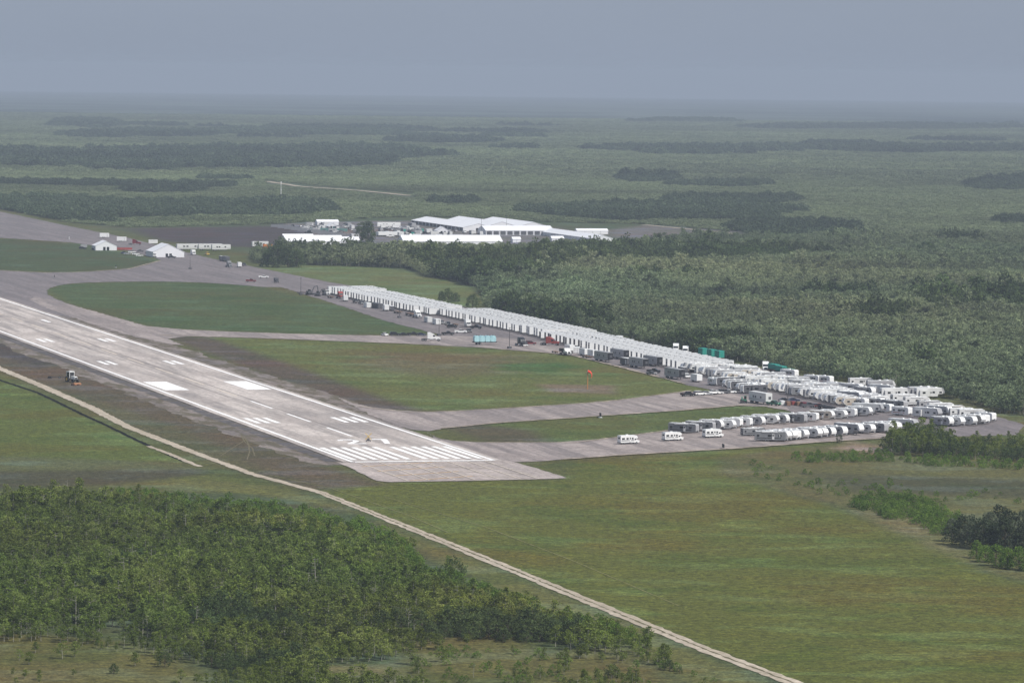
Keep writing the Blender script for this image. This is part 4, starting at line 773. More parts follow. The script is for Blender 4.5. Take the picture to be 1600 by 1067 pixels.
bunk_row(612, 11, 6.2, 208, K_BK[2], 'the low dark-ended rank', 'dark-ended trailers beside the apron', label='dark-ended bunk trailer', L=11.)
bunk_row(612, 11, 6.2, 221, K_BK[0], 'the rank behind the dark-ended trailers', 'trailers behind the dark-ended rank')
bunk_row(543, 21, 6.9, 207, K_BK[3], 'the grey-ended rank by the offices', 'grey-ended rank behind the grey offices', label='grey-ended bunk trailer')
bunk_row(545, 21, 6.9, 219.2, K_BK[0], 'the back rank behind the grey offices', 'back rank behind the grey offices', flip=True)

# ---------------------------------------------------------------- campers
side_words = ['pale grey', 'off-white', 'all-white', 'dark grey', 'tan']
def camper_rank(d0, n_, step, l0, where, group, h=270, jit=1.):
    for k in range(n_):
        t = rnd.choice([0, 0, 1, 1, 2, 2, 3, 4, 5, 6]); kd = (K_TT + K_5W)[t]
        x, y = wp(d0 - step * k + rnd.uniform(-.5, .5), l0 + rnd.uniform(-.8, .8) * jit)
        w_ = (side_words + ['pale grey', 'off-white'])[t]
        kd.put(x, y, ang_h(h + (180 if rnd.random() < .35 else 0) + rnd.uniform(-4, 4)), '%s camper from the far end of %s, %s %s' % (nth(k + 1), where, w_, 'fifth-wheel' if t > 4 else 'travel trailer'), group)
camper_rank(399, 33, 6.1, 211.5, 'the front camper rank', 'front rank of campers on the apron')
camper_rank(402, 31, 6.3, 224, 'the back camper rank', 'back rank of campers on the apron')
NV = Vector((.73, -.68)).normalized()
def nosed(px_, py_, kd, lab, v=NV, group=None, swap=None, **kw):
    x, y = un(px_, py_); L_ = 4.5
    return kd.put(x - v.x * L_, y - v.y * L_, ang_v(*v), lab, group, swap, **kw)
# row of noses along the near taxiway
R0 = [(1222, 4), (1233, 1), (1242, 1), (1251, 2), (1260, 1), (1281, 1), (1291, 4), (1304, 0), (1322, 0), (1343, 5), (1364, 1), (1383, 3), (1393, 1), (1406, 4), (1428, 6)]
for k, (x_, t) in enumerate(R0):
    nosed(x_, 690.5 - (x_ - 1222) * .083, (K_TT + K_5W)[t], '%s camper from the open end of the near taxiway row, %s' % (nth(k + 1), (side_words + ['pale grey fifth-wheel', 'off-white fifth-wheel'])[t]), group='campers nosed along the near taxiway')
x_, y_ = un(1204, 690); K_TT[3].put(x_, y_, ang_v(.93, -.1), 'long camper with dark windows side-on at the open end of the near row')
# row behind it, along the far side of the taxiway
V1 = Vector((.88, -.47)).normalized()
R1 = [(1068, 677, 3), (1094, 674, 3), (1112, 671, 0), (1128, 671, 1), (1143, 668, 2), (1158, 667, 2), (1176, 665, 0), (1196, 663, 1), (1214, 662, 0), (1238, 661, 3), (1262, 659, 2), (1284, 656, 4), (1303, 655, 1), (1322, 652, 2), (1342, 650, 1), (1356, 647, 6)]
for k, (x_, y_, t) in enumerate(R1):
    x, y = un(x_, y_); (K_TT + K_5W)[t].put(x, y, ang_v(*V1) + rnd.uniform(-.06, .06), '%s camper from the open end of the grass-side row, %s' % (nth(k + 1), (side_words + ['pale grey', 'off-white'])[t]), 'campers along the grass side of the near taxiway')
for (x_, y_), lab in (((981, 694), 'white motorhome alone on the taxiway, farthest from the rows'), ((1050, 689), 'white motorhome on the taxiway between the lone one and the rows'), ((1113, 684), 'white motorhome on the taxiway nearest the packed campers')):
    x, y = un(x_, y_); K_MH.put(x, y, ang_v(.86, .5), lab, 'motorhomes on the near taxiway', scale=.9)
x, y = un(1176, 681); K_TT[3].put(x, y, ang_v(.9, .42), 'dark grey camper standing alone between the two taxiway rows', swap={LGR: DGR}, scale=.8)
# the angled lot at the right
for k, (x_, y_, t) in enumerate([(1292, 619, 0), (1309, 622, 3), (1344, 629, 5), (1357, 637, 2), (1382, 637, 0), (1396, 646, 2), (1413, 641, 3), (1425, 651, 2), (1465, 655, 6), (1482, 652, 5), (1320, 612, 1), (1346, 614, 1), (1366, 619, 0), (1392, 618, 6)]):
    nosed(x_, y_, (K_TT + K_5W)[t], '%s camper along the front of the angled lot, %s' % (nth(k + 1), (side_words + ['pale grey fifth-wheel', 'off-white fifth-wheel'])[t]), group='angled campers in the right-hand lot')
for k, (x_, y_, t) in enumerate([(1398, 622, 6), (1412, 630, 1), (1432, 634, 1), (1452, 640, 0), (1470, 644, 1), (1488, 648, 4), (1502, 652, 1), (1518, 654, 1), (1452, 622, 6), (1376, 610, 5), (1400, 606, 1), (1345, 604, 1)]):
    x, y = un(x_, y_); (K_TT + K_5W)[t].put(x, y, ang_h(90) + rnd.uniform(-.08, .08), '%s camper side-on at the back of the angled lot, %s' % (nth(k + 1), (side_words + ['pale grey fifth-wheel', 'off-white fifth-wheel'])[t]), 'side-on campers behind the angled lot')
x, y = un(1440, 620); K_5W[0].put(x, y, ang_v(.95, .3), 'big pale camper by the trees behind the angled lot, windows along its side')
for k, (x_, y_, t) in enumerate([(1488, 667, 0), (1504, 667, 1), (1523, 666, 1), (1537, 664, 4), (1546, 663, 2), (1556, 660, 2)]):
    nosed(x_, y_, (K_TT + K_5W)[t], '%s camper nose in the last row before the grass' % nth(k + 1), group='noses in the last row at the right')
for x_, y_, lab in ((1284, 600, 'white camper nose, farther of the pair before the forest'), (1302, 601, 'white camper nose, nearer of the pair before the forest'), (1247, 591, 'white camper nose beside the green tarpaulins'), (1195, 612, 'white rounded camper behind the big grey box trailer'), (1184, 613, 'white camper wedged beside the rounded one')):
    nosed(x_, y_, K_TT[2], lab)
x, y = un(1310, 611); K_TH.put(x, y, ang_h(150), 'orange loader parked between the campers', swap={GRN: ORG})
# campers with dark sides between the cars and the rank
for k, (x_, y_) in enumerate([(1136, 603), (1147, 606), (1158, 609), (1168, 612), (1178, 615)]):
    x, y = un(x_, y_); K_TT[(3, 4, 3, 4, 3)[k]].put(x, y, ang_h(262), '%s dark-sided camper in the short row behind the parked cars' % nth(k + 1), 'dark-sided campers behind the parked cars', {LGR: WHT, GRY: DGR, TAN: GRY})

# ---------------------------------------------------------------- offices, boxes and trucks on the apron's near side
def at(kind, px_, py_, ang, lab, **kw): x, y = un(px_, py_); return kind.put(x, y, ang, lab, **kw)
AO = ang_h(180) + .12
G_OF = 'grey office trailers along the apron edge'
at(K_OF, 943, 565, AO, 'grey office trailer with a black end, farthest along the apron edge', group=G_OF)
at(K_OF, 968, 561, AO, 'grey office trailer set behind the farthest one', group=G_OF)
at(K_OF, 998, 575, AO, 'grey office trailer with a wide black end in the middle of the apron edge', group=G_OF)
at(K_OF, 1020, 572, AO, 'grey office trailer with an awning behind the middle one', group=G_OF)
at(K_OF, 1054, 592, AO, 'grey windowed office trailer nearest to the parked campers', group=G_OF)
at(K_CGD, 978, 571, AO, 'dark grey cargo trailer between the grey offices'); at(K_CGD, 1067, 583, AO, 'dark cargo box behind the nearest office trailer', scale=.8)
at(K_CG, 890, 550, AO, 'white cargo trailer with a rounded roof behind the flatbed truck'); at(K_CT, 901, 552, ang_h(200), 'white box unit between two cargo trailers'); at(K_CG, 913, 556, AO, 'white vented cargo trailer before the grey offices'); at(K_CG, 926, 558, AO, 'white cargo trailer touching the first grey office')
at(K_FB, 918, 560, AO, 'empty dark flatbed beside the white cargo trailers', scale=.7)
at(K_DT, 884, 555, ang_h(175), 'white-cabbed flatbed truck on the apron corner', swap={DGR: BLK}); at(K_FB, 868, 552, ang_h(180), 'dark flatbed trailer behind the white-cabbed truck', scale=.6)
at(K_TU, 860, 540, ang_h(120), 'red tractor unit with a white sleeper on the open apron', swap={WHT: RED}); at(K_TU, 815, 541, ang_h(170), 'black tractor unit with a white bumper on the open apron', swap={WHT: BCK, STL: WHT}); at(K_SUV, 829, 539, ang_h(100), 'dark maroon car between the two tractor units', swap={WHT: BRG})
at(K_TK, 757, 539, ang_h(88), 'pale blue four-tank water trailer on the apron', scale=(1, 1.1, 1.35))
at(K_TU, 674, 533, ang_h(100), 'white tractor unit driving on the taxiway')
for k, (x_, kd, m_, lab) in enumerate([(601, K_SED, WHT, 'small white car leading the line of cars by the taxiway'), (617, K_SUV, BCK, 'black utility car second in the taxiway line'), (631, K_SED, BCK, 'black car third in the taxiway line'), (646, K_PU, BCK, 'black pickup fourth in the taxiway line'), (658, K_SED, NAV, 'navy blue car behind the white tractor unit')]):
    at(kd, x_, 525, ang_h(95 if k else 170), lab, group='cars lined up by the far taxiway', swap={SIL: m_, WHT: m_, BCK: m_})
at(K_PU, 700, 524, ang_h(95), 'long black pickup at the apron corner', swap=None); at(K_PU, 720, 521, ang_h(100), 'black pickup with a white bed cover at the corner', swap={BCK: WHT}); at(K_SUV, 733, 520, ang_h(185), 'dark utility car facing the camera at the corner', swap={WHT: DGR}); at(K_SUV, 706, 513, ang_h(100), 'dark car on the grass corner', swap={WHT: BCK}); at(K_PU, 744, 514, ang_h(120), 'black pickup behind the white box truck')
at(K_BT, 731, 511, ang_h(185), 'white box truck at the apron corner'); at(K_PU, 690, 507, ang_h(180), 'dark pickup beside the two white boxes', swap={BCK: GRY}); at(K_SUV, 700, 509, ang_h(180), 'black utility car next to the dark pickup', swap={WHT: BCK}); at(K_FB, 712, 509, ang_h(180), 'dark empty flatbed behind the utility car', scale=.6)
at(K_CT, 669, 504, ang_h(178), 'white container, farther of the pair on the grass edge', swap={WHT: OFF}); at(K_CT, 682, 507, ang_h(178), 'white container, nearer of the pair on the grass edge')
at(K_TU, 652, 497, ang_h(178), 'white tractor unit facing the camera behind the two containers'); at(K_FB, 642, 494, ang_h(178), 'flatbed trailer hitched behind the white tractor unit'); at(K_FB, 622, 490, ang_h(178), 'dark flatbed trailer beside the light mast', scale=.8); at(K_CGD, 612, 486, ang_h(185), 'dark machine box beside the white shed trailer', scale=.8)
at(K_CG, 603, 486, ang_h(185), 'white shed trailer beyond the dark boxes'); at(K_CTL, 589, 482, ang_h(178), 'dark open container beside a white box', swap={WHT: DGR}); at(K_CT, 574, 481, ang_h(178), 'white container standing by the dark open one')
at(K_CG, 540, 471, ang_h(190), 'white cargo trailer with round windows at the far apron'); at(K_TU, 532, 467, ang_h(178), 'red-roofed truck beside the round-windowed trailer', swap={WHT: RED}); at(K_PU, 556, 474, ang_h(178), 'dark pickup past the round-windowed trailer', swap={BCK: DGR}); at(K_PU, 565, 476, ang_h(178), 'grey pickup past the round-windowed trailer', swap={BCK: GRY}); at(K_FB, 517, 466, ang_h(178), 'brown flatbed trailer at the far corner of the apron', scale=.7)
at(K_DT, 510, 462, ang_h(178), 'dark dump truck at the far corner by the tall trailers', swap={WHT: OFF}); at(K_EX, 484, 461, ang_h(60), 'dark excavator at the far end of the apron'); at(K_EX, 496, 463, ang_h(120), 'second dark excavator with its boom lowered by the apron', scale=.8); at(K_FB, 474, 459, ang_h(100), 'dark lowloader trailer beside the excavators', scale=.6)
for x_, y_, m_, lab in ((664, 487, WHT, 'white pickup before the front rank of trailers'), (680, 490, WHT, 'white pickup near the gap between blocks'), (658, 484, DGR, 'dark grey pickup before the front rank of trailers')): at(K_PU, x_, y_, ang_h(95), lab, swap={BCK: m_})
at(K_PU, 1022, 583, ang_h(120), 'small dark pickup with a white box by the grass', swap=None); at(K_SUV, 1073, 591, ang_h(185), 'white utility car facing the camera by the white box trailer'); at(K_BXT, 1188, 631, AO, 'big pale grey box trailer at the end of the middle taxiway'); at(K_CG, 1088, 597, AO, 'white cargo box beside the white utility car'); at(K_TT[2], 1114, 602, AO - .1, 'white camper with a dark side before the camper rank', swap={WHT: WHT}, scale=.9); at(K_CTL, 1090, 582, ang_h(95), 'dark open-topped bin before the camper rank', swap={WHT: BCK}, scale=(.5, .9, .5))
at(K_PU, 1018, 586, ang_h(150), 'grey flat cart by the grass edge', swap={BCK: GRY}, scale=.8)
for k, (x_, kd, m_, lab) in enumerate([(1075, K_PU, BCK, 'black pickup, first of the cars on the middle taxiway'), (1093, K_SUV, WHT, 'white utility car beside the black pickup'), (1104, K_SED, SIL, 'silver car in the taxiway line'), (1113, K_PU, WHT, 'white pickup with a tall cab in the taxiway line'), (1121, K_SED, OFF, 'pale car beside the tall white pickup'), (1131, K_SUV, DGR, 'dark utility car in the taxiway line'), (1141, K_SED, WHT, 'white car near the end of the taxiway line'), (1154, K_SED, DGR, 'dark grey car at the end of the taxiway line')]):
    at(kd, x_, 619.5 - (x_ - 1075) * .07, ang_h(78) + rnd.uniform(-.1, .1), lab, group='cars lined up on the middle taxiway', swap={SIL: m_, WHT: m_, BCK: m_})
at(K_TH, 1162, 630, ang_h(195), 'green telehandler facing the camera on the middle taxiway'); at(K_PU, 1209, 634, ang_h(150), 'dark teal pickup at the nose of the grey box trailer', swap={BCK: GRN}); at(K_CT, 1222, 633, ang_h(185), 'white-framed tank skid beside the teal pickup', scale=.6)
for x_, y_, m_, sc_, lab in ((1231, 634, BRN, .55, 'brown timber crate on the grass edge'), (1239, 633, RED, .5, 'dark red crate beside the brown one'), (1247, 634, BRN, .5, 'rusty brown bin next to the red crate'), (1256, 635, BRG, .6, 'maroon bin at the middle of the scrap row')):
    at(K_CT, x_, y_, ang_h(185), lab, swap={WHT: m_}, scale=sc_, name='crate', cat='crate')
at(K_PU, 1264, 637, ang_h(95), 'dark pickup behind the row of crates', swap={BCK: DGR}); at(K_SED, 1274, 637, ang_h(95), 'navy car at the end of the crate row', swap={SIL: NAV}); at(K_SED, 1226, 628, ang_h(95), 'dark car behind the white-framed tank skid', swap={SIL: BCK}); at(K_SED, 1240, 628, ang_h(95), 'blue car behind the crates', swap={SIL: NAV}); at(K_SED, 1281, 637, ang_h(95), 'red-tailed car beside the long flatbeds', swap={SIL: BRG})
for k, (x_, y_) in enumerate([(1291, 640), (1303, 643), (1314, 646), (1325, 649)]): at(K_FB, x_, y_, ang_h(178) + .1 * k, '%s long black flatbed trailer in the line by the grass' % nth(k + 1), group='black flatbeds by the grass', swap={BRN: BLK})
for k, x_ in enumerate((1098, 1112, 1124)):
    at(K_CT, x_, 560 + 2.1 * k, AO, '%s teal tank box on the flatbed before the forest' % nth(k + 1), group='teal boxes before the forest', swap={WHT: TEA}, scale=(.75, 1, 1.2), zoff=1.3, name='tank_box', cat='tank')
at(K_FB, 1113, 563.5, AO, 'black flatbed carrying the teal boxes before the forest', scale=(1.6, 1, 1)); at(K_TU, 1056, 551, ang_h(200), 'white tractor unit, farther of two parked at the forest side'); at(K_TU, 1071, 555, ang_h(200), 'white tractor unit, nearer of two parked at the forest side'); at(K_CT, 986, 537, ang_h(185), 'teal bin at the forest edge behind the rows', swap={WHT: GRN}, scale=.7); at(K_CT, 968, 536, ang_h(185), 'white box sticking up behind the rows', scale=(.7, 1, 1.2)); at(K_CT, 926, 527, ang_h(185), 'small white box behind the dark-ended rank', scale=.6)
at(K_TU, 1196, 580, ang_h(200), 'white tractor unit beside the green tarpaulins', swap=None)
for k, (x_, y_) in enumerate([(1208, 582), (1219, 585), (1231, 589)]): at(K_FB, x_, y_, AO, '%s flatbed under a green tarpaulin at the forest side' % nth(k + 1), group='flatbeds with green tarpaulins'); at(K_CT, x_ + 1, y_, AO, '%s green tarpaulined load at the forest side' % nth(k + 1), group='green tarpaulined loads', swap={WHT: TEA if k < 2 else GRN}, scale=(1.1, .9, .8), zoff=1.4, name='covered_load', cat='load')

# light masts, windsock, cross cart, mower, small signs
for x_, y_, h_, lab in ((796, 545, 9, 'thin light mast on the open apron beside the blue tanks'), (624, 497, 7, 'thin light mast on the grass by the dark flatbeds'), (686, 525, 7, 'light mast beside the white tractor unit on the taxiway'), (470, 461, 9, 'light mast by the excavators at the far apron'), (1231, 629, 9, 'light mast behind the crates'), (297, 421, 7, 'light mast on the far taxiway before the big tent'), (752, 368, 12, 'tall light mast at the corner of the big white tents'), (791, 366, 12, 'tall light mast before the long tent wall')):
    at(K_LT[h_], x_, y_, ang_h(0), lab, group='light masts')
K_WS = Kind('windsock', 'windsock', [('mast', cy(0, 0, 0, .12, 6.2, 8, 'z'), mat('orange_mast', (.55, .25, .10), .5)), ('hoop', cy(.1, 0, 6.0, .5, .12, 12, 'x'), STL), ('sock', ([(.15 + 2.6 * f * math.cos(.3 + .9 * f), (.5 - .28 * f) * math.cos(q), 6.0 - 2.6 * f * math.sin(.15 + .75 * f) + (.5 - .28 * f) * math.sin(q)) for f in (0, .25, .5, .75, 1) for q in [2 * math.pi * j / 10 for j in range(10)]], [(10 * i + j, 10 * i + (j + 1) % 10, 10 * i + 10 + (j + 1) % 10, 10 * i + 10 + j) for i in range(4) for j in range(10)]), mat('orange_sock', (.75, .07, .03), .6))])
at(K_WS, 918, 608, ang_v(.95, -.3), 'orange windsock drooping on its mast in the middle grass', scale=(1.35, 1.35, 1.12), zoff=0)
def bar(p, q, r): V_, F_ = [], []; tube(V_, F_, p, q, r, r, 6); return V_, F_
K_X = Kind('closed_runway_cross', 'cart', [('cart_bed', bx(0, 0, .5, 2.6, 2.2, .3), DST, [('battery_box', bx(-.4, 0, .8, 1.2, 1.4, .6), DGR)]), ('cross_arm', bar((.2, -1.7, 1.0), (.2, 1.7, 4.6), .17), YEL), ('cross_arm', bar((.22, 1.7, 1.0), (.22, -1.7, 4.6), .17), YEL), ('stand_post', bar((.05, 0, .8), (.05, 0, 2.9), .08), DST)] + wheels([0], .42, 1.25))
at(K_X, 575.5, 691, ang_v(.1, -1), 'small dark cart with a yellow closed-runway cross between the numerals', zoff=.24, scale=.6)
at(K_FT, 113, 597, ang_v(.62, -.78), 'white-cabbed tractor with an orange deck beside the runway', zoff=0, scale=1.35, swap={ORG: WHT})
K_MW = Kind('flail_mower', 'mower', [('deck', prof([(-1.6, .3), (1.6, .3), (1.7, .9), (.6, 1.25), (-1.4, 1.1)], -2.0, 2.0), ORG), ('roller', cy(-1.7, 0, .3, .25, 3.6, 10), DGR), ('tow_frame', prof([(1.6, .5), (3.0, .6), (3.0, .75), (1.6, .75)], -.3, .3), DST)] + wheels([-1.0], .35, 2.1))
at(K_MW, 119, 602, ang_v(.62, -.78), 'orange mower deck in front of the white-cabbed tractor', zoff=0, scale=.75, swap={ORG: mat('dull_orange', (.42, .20, .10), .6)})
K_WG = Kind('dark_arm', 'mower', [('boom', prof([(-4, .4), (4, .4), (4, .65), (-4, .65)], -.2, .2), DST), ('arm_end', prof([(-4.6, .1), (-3.0, .1), (-3.2, .7), (-4.4, .7)], -.7, .7), BLK), ('boom_leg', bx(2.6, 0, 0, .2, .2, .5), DST)] + wheels([0], .4, .7))  # low black arm with a wider end, on small wheels
at(K_WG, 93, 591, ang_v(1, .05), 'low black arm lying beside the white-cabbed tractor', zoff=0)
K_SG = Kind('guidance_sign', 'sign', [('face', bx(0, 0, .45, .35, 3.2, 1.1), BLK), ('leg', bx(0, 1.1, 0, .12, .12, .5), STL), ('leg', bx(0, -1.1, 0, .12, .12, .5), STL), ('footing', bx(0, 0, -.02, 1.2, 3.8, .1), OFF)])
for x_, y_, lab in ((938, 652, 'black guidance sign on the grass between the two taxiways'), (1130, 701, 'black guidance sign on the grass below the near taxiway'), (85, 434, 'dark guidance sign on the far taxiway'), (181, 418, 'dark guidance sign on the far grass island'), (50, 528, 'dark guidance sign near the runway')):
    if x_ != 50: at(K_SG, x_, y_, ang_h(100), lab, zoff=0, group='guidance signs')
at(K_PU, 392, 441, ang_h(100), 'dark pickup alone on the far apron', swap={BCK: BRG}); at(K_BT, 432, 442, ang_h(180), 'dark box truck alone on the far apron', swap={WHT: DGR}, scale=.8); at(K_PU, 412, 435, ang_h(100), 'white pickup on the far apron', swap={BCK: WHT})

# ---------------------------------------------------------------- tents and the distant camp
def tent(px_, py_, L, Wd, wall, ridge, ang, lab, bays=6, dark_front=False, wm=FAB, door=True, group=None):
    """gabled frame tent, ridge along local x"""
    h2, w = L / 2, Wd / 2
    parts = [('side_wall', bx(0, s * w, 0, L, .1, wall), wm) for s in (-1, 1)]
    parts += [('gable_wall', ([(s * h2, -w, 0), (s * h2, w, 0), (s * h2, w, wall), (s * h2, 0, ridge), (s * h2, -w, wall)], [(0, 1, 2, 3, 4)]), wm) for s in (-1, 1)]
    for s in (-1, 1):
        parts.append(('roof_slope', ([(-h2 - .2, s * (w + .25), wall), (h2 + .2, s * (w + .25), wall), (h2 + .2, 0, ridge + .1), (-h2 - .2, 0, ridge + .1), (-h2 - .2, s * (w + .25), wall - .12), (h2 + .2, s * (w + .25), wall - .12), (h2 + .2, 0, ridge - .02), (-h2 - .2, 0, ridge - .02)], [(0, 1, 2, 3), (7, 6, 5, 4), (0, 4, 5, 1), (1, 5, 6, 2), (2, 6, 7, 3), (3, 7, 4, 0)]), FAB))
    for k in range(bays + 1):
        x = -h2 + L * k / bays
        for s in (-1, 1): parts.append(('wall_post', bx(x, s * (w + .08), 0, .18, .1, wall - .14), STL))
    if dark_front: parts += [('shade_panel', bx(-h2 + L * (k + .5) / bays, -w - .07, .2, L / bays * .78, .06, wall - .6), DGR) for k in range(bays)]  # dark panels on the wall stand for shade beneath the eave
    if door: parts += [('door', bx(h2 + .06, y, 0, .08, 1.6, 2.3), GLS) for y in (-1.2, 1.2)] + [('eave_beam', bx(0, s * (w + .3), wall - .2, L, .08, .12), STL) for s in (-1, 1)]
    kd = Kind('frame_tent', 'tent', parts); x, y = un(px_, py_)
    return kd.put(x, y, ang, lab, group, zoff=.1)
A0, AL = ang_h(180), ang_h(90)
tent(258, 401, 24, 20, 3.4, 8.2, A0, 'big white gabled tent at the bend of the far taxiway')
tent(163, 391, 14, 14, 3.0, 6.2, A0, 'smaller white gabled tent at the end of the grass island')
tent(488, 384, 40, 18, 3.2, 7.0, AL, 'long white tent before the brown field, left of the pair', door=False); tent(703, 384, 70, 18, 3.2, 7.2, AL, 'longest low white tent hidden behind the forest edge', 10, door=False)
tent(546, 384, 12, 14, 3.0, 6.0, AL, 'short white tent end beside the dark camp tree', 3, door=False)
for k, (d, l, L, Wd, ri) in enumerate([(2040, 536, 160, 24, 5.6), (2050, 561, 130, 24, 6.2), (2045, 586, 120, 24, 6.0)]):
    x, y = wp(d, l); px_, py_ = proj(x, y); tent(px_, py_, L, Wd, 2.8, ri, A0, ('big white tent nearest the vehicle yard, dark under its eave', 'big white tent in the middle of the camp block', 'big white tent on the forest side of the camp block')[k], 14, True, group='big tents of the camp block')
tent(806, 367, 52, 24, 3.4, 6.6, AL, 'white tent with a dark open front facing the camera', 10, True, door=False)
tent(893, 372, 165, 16, 2.6, 5.0, A0, 'long narrow white tent slanting down to the forest', 20, door=False)
tent(924, 366, 24, 7, 2.5, 4.0, AL, 'small pale tent behind the slanting one', 4, door=False); tent(870, 378, 9, 6, 2.4, 4.0, AL, 'tiny white marquee poking out of the trees', 2, door=False); tent(806, 379, 6, 5, 2.4, 3.8, AL, 'tiny white canopy at the forest edge before the open tent', 2, door=False); tent(690, 366, 9, 9, 2.6, 5.4, A0, 'small peaked white canopy amid the vehicle yard', 2)
tent(511, 352, 17, 7, 2.6, 4.2, AL, 'white marquee at the back of the camp yard', 4, door=False); tent(518, 358, 9, 7, 2.2, 4.4, A0, 'arched dark-mouthed canopy in the camp yard', 2)
tent(465, 373, 22, 10, .6, 3.2, AL, 'low pale tarpaulin heap before the brown field', 2, door=False, wm=TAN)
def camp(kd, x_, y_, h_, lab, **kw): return at(kd, x_, y_, ang_h(h_), lab, **kw)
camp(K_OF, 607, 356, 88, 'long pale semi-trailer at the back of the camp yard', swap={LGR: WHT, BCK: WHT}, scale=(1.3, 1, 1)); camp(K_CT, 544, 355, 175, 'grey box cabin at the back of the yard', swap={WHT: LGR}, scale=1.2); camp(K_CT, 644, 356, 175, 'grey box cabin beside the first big tent', swap={WHT: LGR}, scale=1.4)
for x_, y_, lab in ((603, 358, 'white pickup before the long pale semi-trailer'), (621, 358, 'white van before the long pale semi-trailer end')): camp(K_BT, x_, y_, 95, lab)
for k in range(13): camp(K_CG, 592 + k * 2.9, 369, 178, '%s white unit of the row behind the longest low tent' % nth(k + 1), group='row of small white units in the camp')
for x_, y_, L_, lab in ((296, 391, 1.25, 'long white office trailer beside the big gabled tent'), (328, 391, 1.15, 'windowed white trailer past the long office'), (345, 392, .9, 'windowed white trailer end by the shrubs'), (406, 387, .8, 'white trailer beside the orange container')): camp(K_OF, x_, y_, 85, lab, swap={LGR: OFF, BCK: OFF, DGR: GLS}, scale=(L_, 1, 1))
camp(K_CT, 418, 388, 88, 'orange shipping container beyond the shrubs', swap={WHT: ORG}); camp(K_CG, 163, 372, 95, 'white cargo trailer, farther of two on the old ramp', scale=1.1); camp(K_CG, 190, 378, 100, 'white cargo trailer, nearer of two on the old ramp', scale=1.1); camp(K_CT, 239, 381, 95, 'white cabin behind the big gabled tent'); camp(K_TU, 211, 383, 100, 'dark red truck between the two tents', swap={WHT: BRG}); camp(K_BT, 302, 399, 180, 'white tank truck beside the big gabled tent', swap=None); camp(K_SUV, 324, 399, 180, 'yellow and black car beside the apron', swap={WHT: YEL}); camp(K_CGD, 347, 408, 178, 'grey open trailer by the far shrubs'); camp(K_OF, 353, 409, 178, 'white-roofed bus-like trailer by the far shrubs', swap={LGR: GRY, BCK: DGR}, scale=.8); camp(K_TU, 358, 418, 178, 'dark grey tractor unit before the white-roofed trailer', swap={WHT: GRY}); camp(K_CG, 374, 418, 185, 'white cargo box at the far apron edge'); camp(K_PU, 381, 416, 178, 'black pickup behind the white cargo box')
for k, (x_, y_, kd, m_, lab) in enumerate([(194, 397, K_SED, NAV, 'blue car at the end of the tent car park'), (199, 398, K_SED, SIL, 'silver car in the tent car park'), (206, 396, K_SUV, WHT, 'white utility car at the back of the tent car park'), (212, 399, K_SUV, WHT, 'white utility car at the front of the tent car park'), (218, 401, K_SED, WHT, 'white car nearest the grass in the tent car park'), (219, 394, K_SED, DGR, 'dark car at the back of the tent car park'), (129, 390, K_SUV, BCK, 'black car beside the smaller tent'), (150, 391, K_PU, BCK, 'black pickup before the smaller tent'), (257, 402, K_SUV, BCK, 'black car before the big gabled tent'), (268, 404, K_PU, BCK, 'black pickup before the big gabled tent'), (233, 397, K_SUV, DGR, 'dark car behind the white truck at the tent')]):
    camp(kd, x_, y_, 95, lab, swap={SIL: m_, WHT: m_, BCK: m_})
camp(K_BT, 241, 402, 185, 'white truck parked at the left of the big tent'); camp(K_CT, 229, 396, 185, 'bright white cabinet beside the dark car at the tent', scale=.5); camp(K_CT, 131, 387, 95, 'low grey cabin beside the smaller tent', swap={WHT: LGR}, scale=.7); camp(K_SG, 108, 374, 95, 'tiny white board on the far ramp edge', swap={BLK: WHT})
K_BR = Kind('traffic_barrier', 'barrier', [('rail', prof([(-3, .1), (3, .1), (2.9, .9), (-2.9, .9)], -.15, .15), RED), ('foot', bx(-2, 0, 0, .3, 1.0, .12), DGR), ('foot', bx(2, 0, 0, .3, 1.0, .12), DGR)])
for k in range(6): camp(K_BR, 187 + 3.2 * (k % 3) * 2, 391 - 1.6 * (k // 3), 80, 'red traffic barrier laid beside the smaller tent', group='red barriers beside the smaller tent')
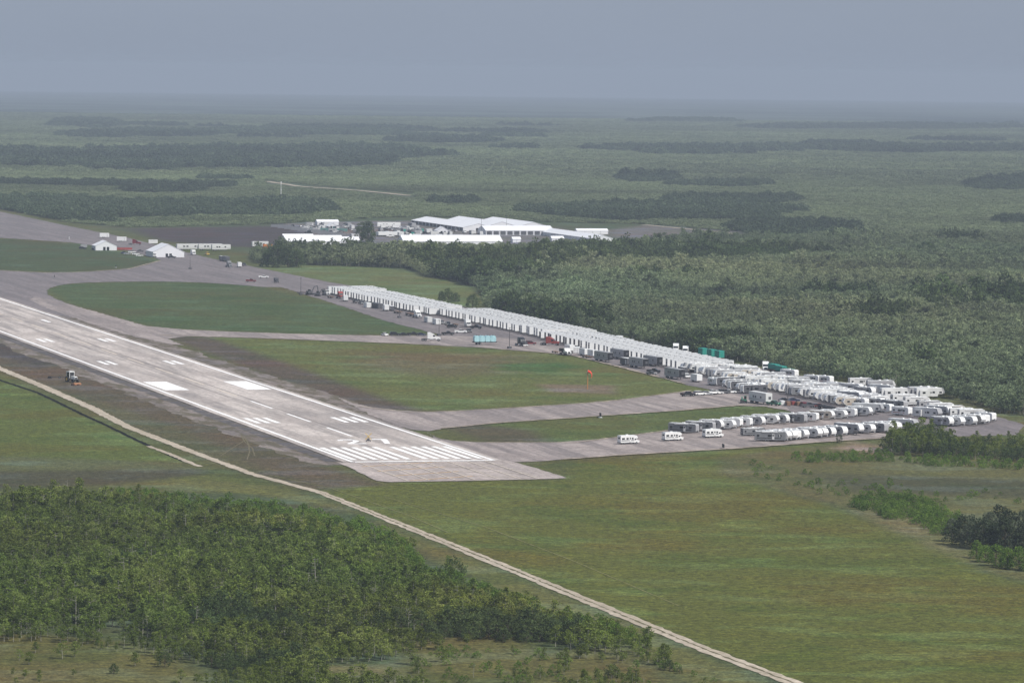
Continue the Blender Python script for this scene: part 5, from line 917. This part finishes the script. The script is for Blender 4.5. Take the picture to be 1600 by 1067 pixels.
# clutter in the camp yard: cars, boxes and fenced kit too small to tell apart
rc = random.Random(3)
yard = [(455, 540, 352, 366), (540, 660, 357, 372), (640, 755, 360, 377)]
for a, b_, c_, d_ in yard:
    for k in range(58):
        x_ = rc.uniform(a, b_); y_ = rc.uniform(c_, d_)
        if x_ < 470 and y_ > 357 or 560 < x_ < 592: continue
        if y_ < 348 + (x_ - 668) * .155 + 6 and x_ > 668: continue
        kd, sl, cs, nm_ = rc.choice([(K_SUV, WHT, [WHT, SIL, BCK, GRY], 'car'), (K_CT, WHT, [LGR, GRY, OFF, TEA], 'equipment box'), (K_CG, WHT, [OFF, LGR], 'cargo trailer'), (K_PU, BCK, [WHT, BCK, GRY], 'pickup')]); mc = rc.choice(cs); sw = {sl: mc}; nm_ = {WHT: 'white', SIL: 'silver', BCK: 'black', GRY: 'grey', LGR: 'pale grey', OFF: 'off-white', TEA: 'teal'}[mc] + ' ' + nm_
        zone = 'fenced end' if b_ == 540 else 'middle' if b_ == 660 else 'tent side'
        at(kd, x_, y_, ang_h(rc.choice([0, 90, 180, 90])) + rc.uniform(-.1, .1), 'small %s in the crowded %s of the distant camp yard' % (nm_, zone), group='crowded camp yard, ' + zone + ', ' + nm_, swap=sw, scale=rc.uniform(.7, 1.) if kd is K_CT else 1.)
K_FN = Kind('mesh_fence', 'fence', [('fence_post', bx(-4 + 2 * k, 0, 0, .1, .1, 2.4), STL) for k in range(5)] + [('screen', bx(0, 0, .1, 8.1, .04, 2.1), mat('green_screen', (.10, .22, .20), .7))])
for k in range(9): camp(K_FN, 493 + 5.2 * k, 361 + .15 * k, 92, '%s green screened fence panel in the camp yard' % nth(k + 1), group='green fence panels in the camp yard')
K_FP = Kind('wire_fence', 'fence', [('fence_post', bx(-6 + 3 * k, 0, 0, .12, .12, 2.4), STL) for k in range(5)] + [('rail', bx(0, 0, 2.2, 12.1, .06, .1), STL), ('screen', bx(0, 0, .1, 12, .04, 1.9), LGR)])
for k in range(10): camp(K_FP, 435 + 10.5 * k, 355.5 + 1.55 * k, 122, '%s pale fence panel along the brown field' % nth(k + 1), group='pale fence along the brown field')
K_AN = Kind('antenna_mast', 'mast', [('mast', cat_(cy(0, 0, 0, .35, 9, 6, 'z'), cy(0, 0, 9, .25, 7, 6, 'z')), WHT), ('antenna_head', bx(0, 0, 14.6, 1.0, 1.0, 1.2), WHT)])
camp(K_AN, 439, 311, 0, 'thin white mast standing in the distant swamp')
tree('dark_tree', 575, 378, wil[0], M_TRD, M_HAM, 2.3, 'big dark tree in the middle of the distant camp'); tree('dark_tree', 565, 376, wil[1], M_TRD, M_HAM, 1.7, 'smaller dark tree touching the big camp tree')
for k, (x_, y_, s_) in enumerate([(418, 417, 1.7), (434, 418, 2.2), (450, 418, 2.1), (464, 418, 1.6)]): tree('dark_tree', x_, y_, wil[k], M_TRD, M_HAM, s_, 'dark bushy tree in the clump beside the far apron', group='dark clump beside the far apron')
for k, (x_, y_, s_) in enumerate([(690, 470, .8), (700, 473, 1.0), (712, 472, .8), (738, 481, 1.0)]): tree('dark_tree', x_, y_, wil[k], M_TRD, M_HAM, s_, 'small dark tree in the grass behind the farther trailer block', group='small trees behind the farther block')
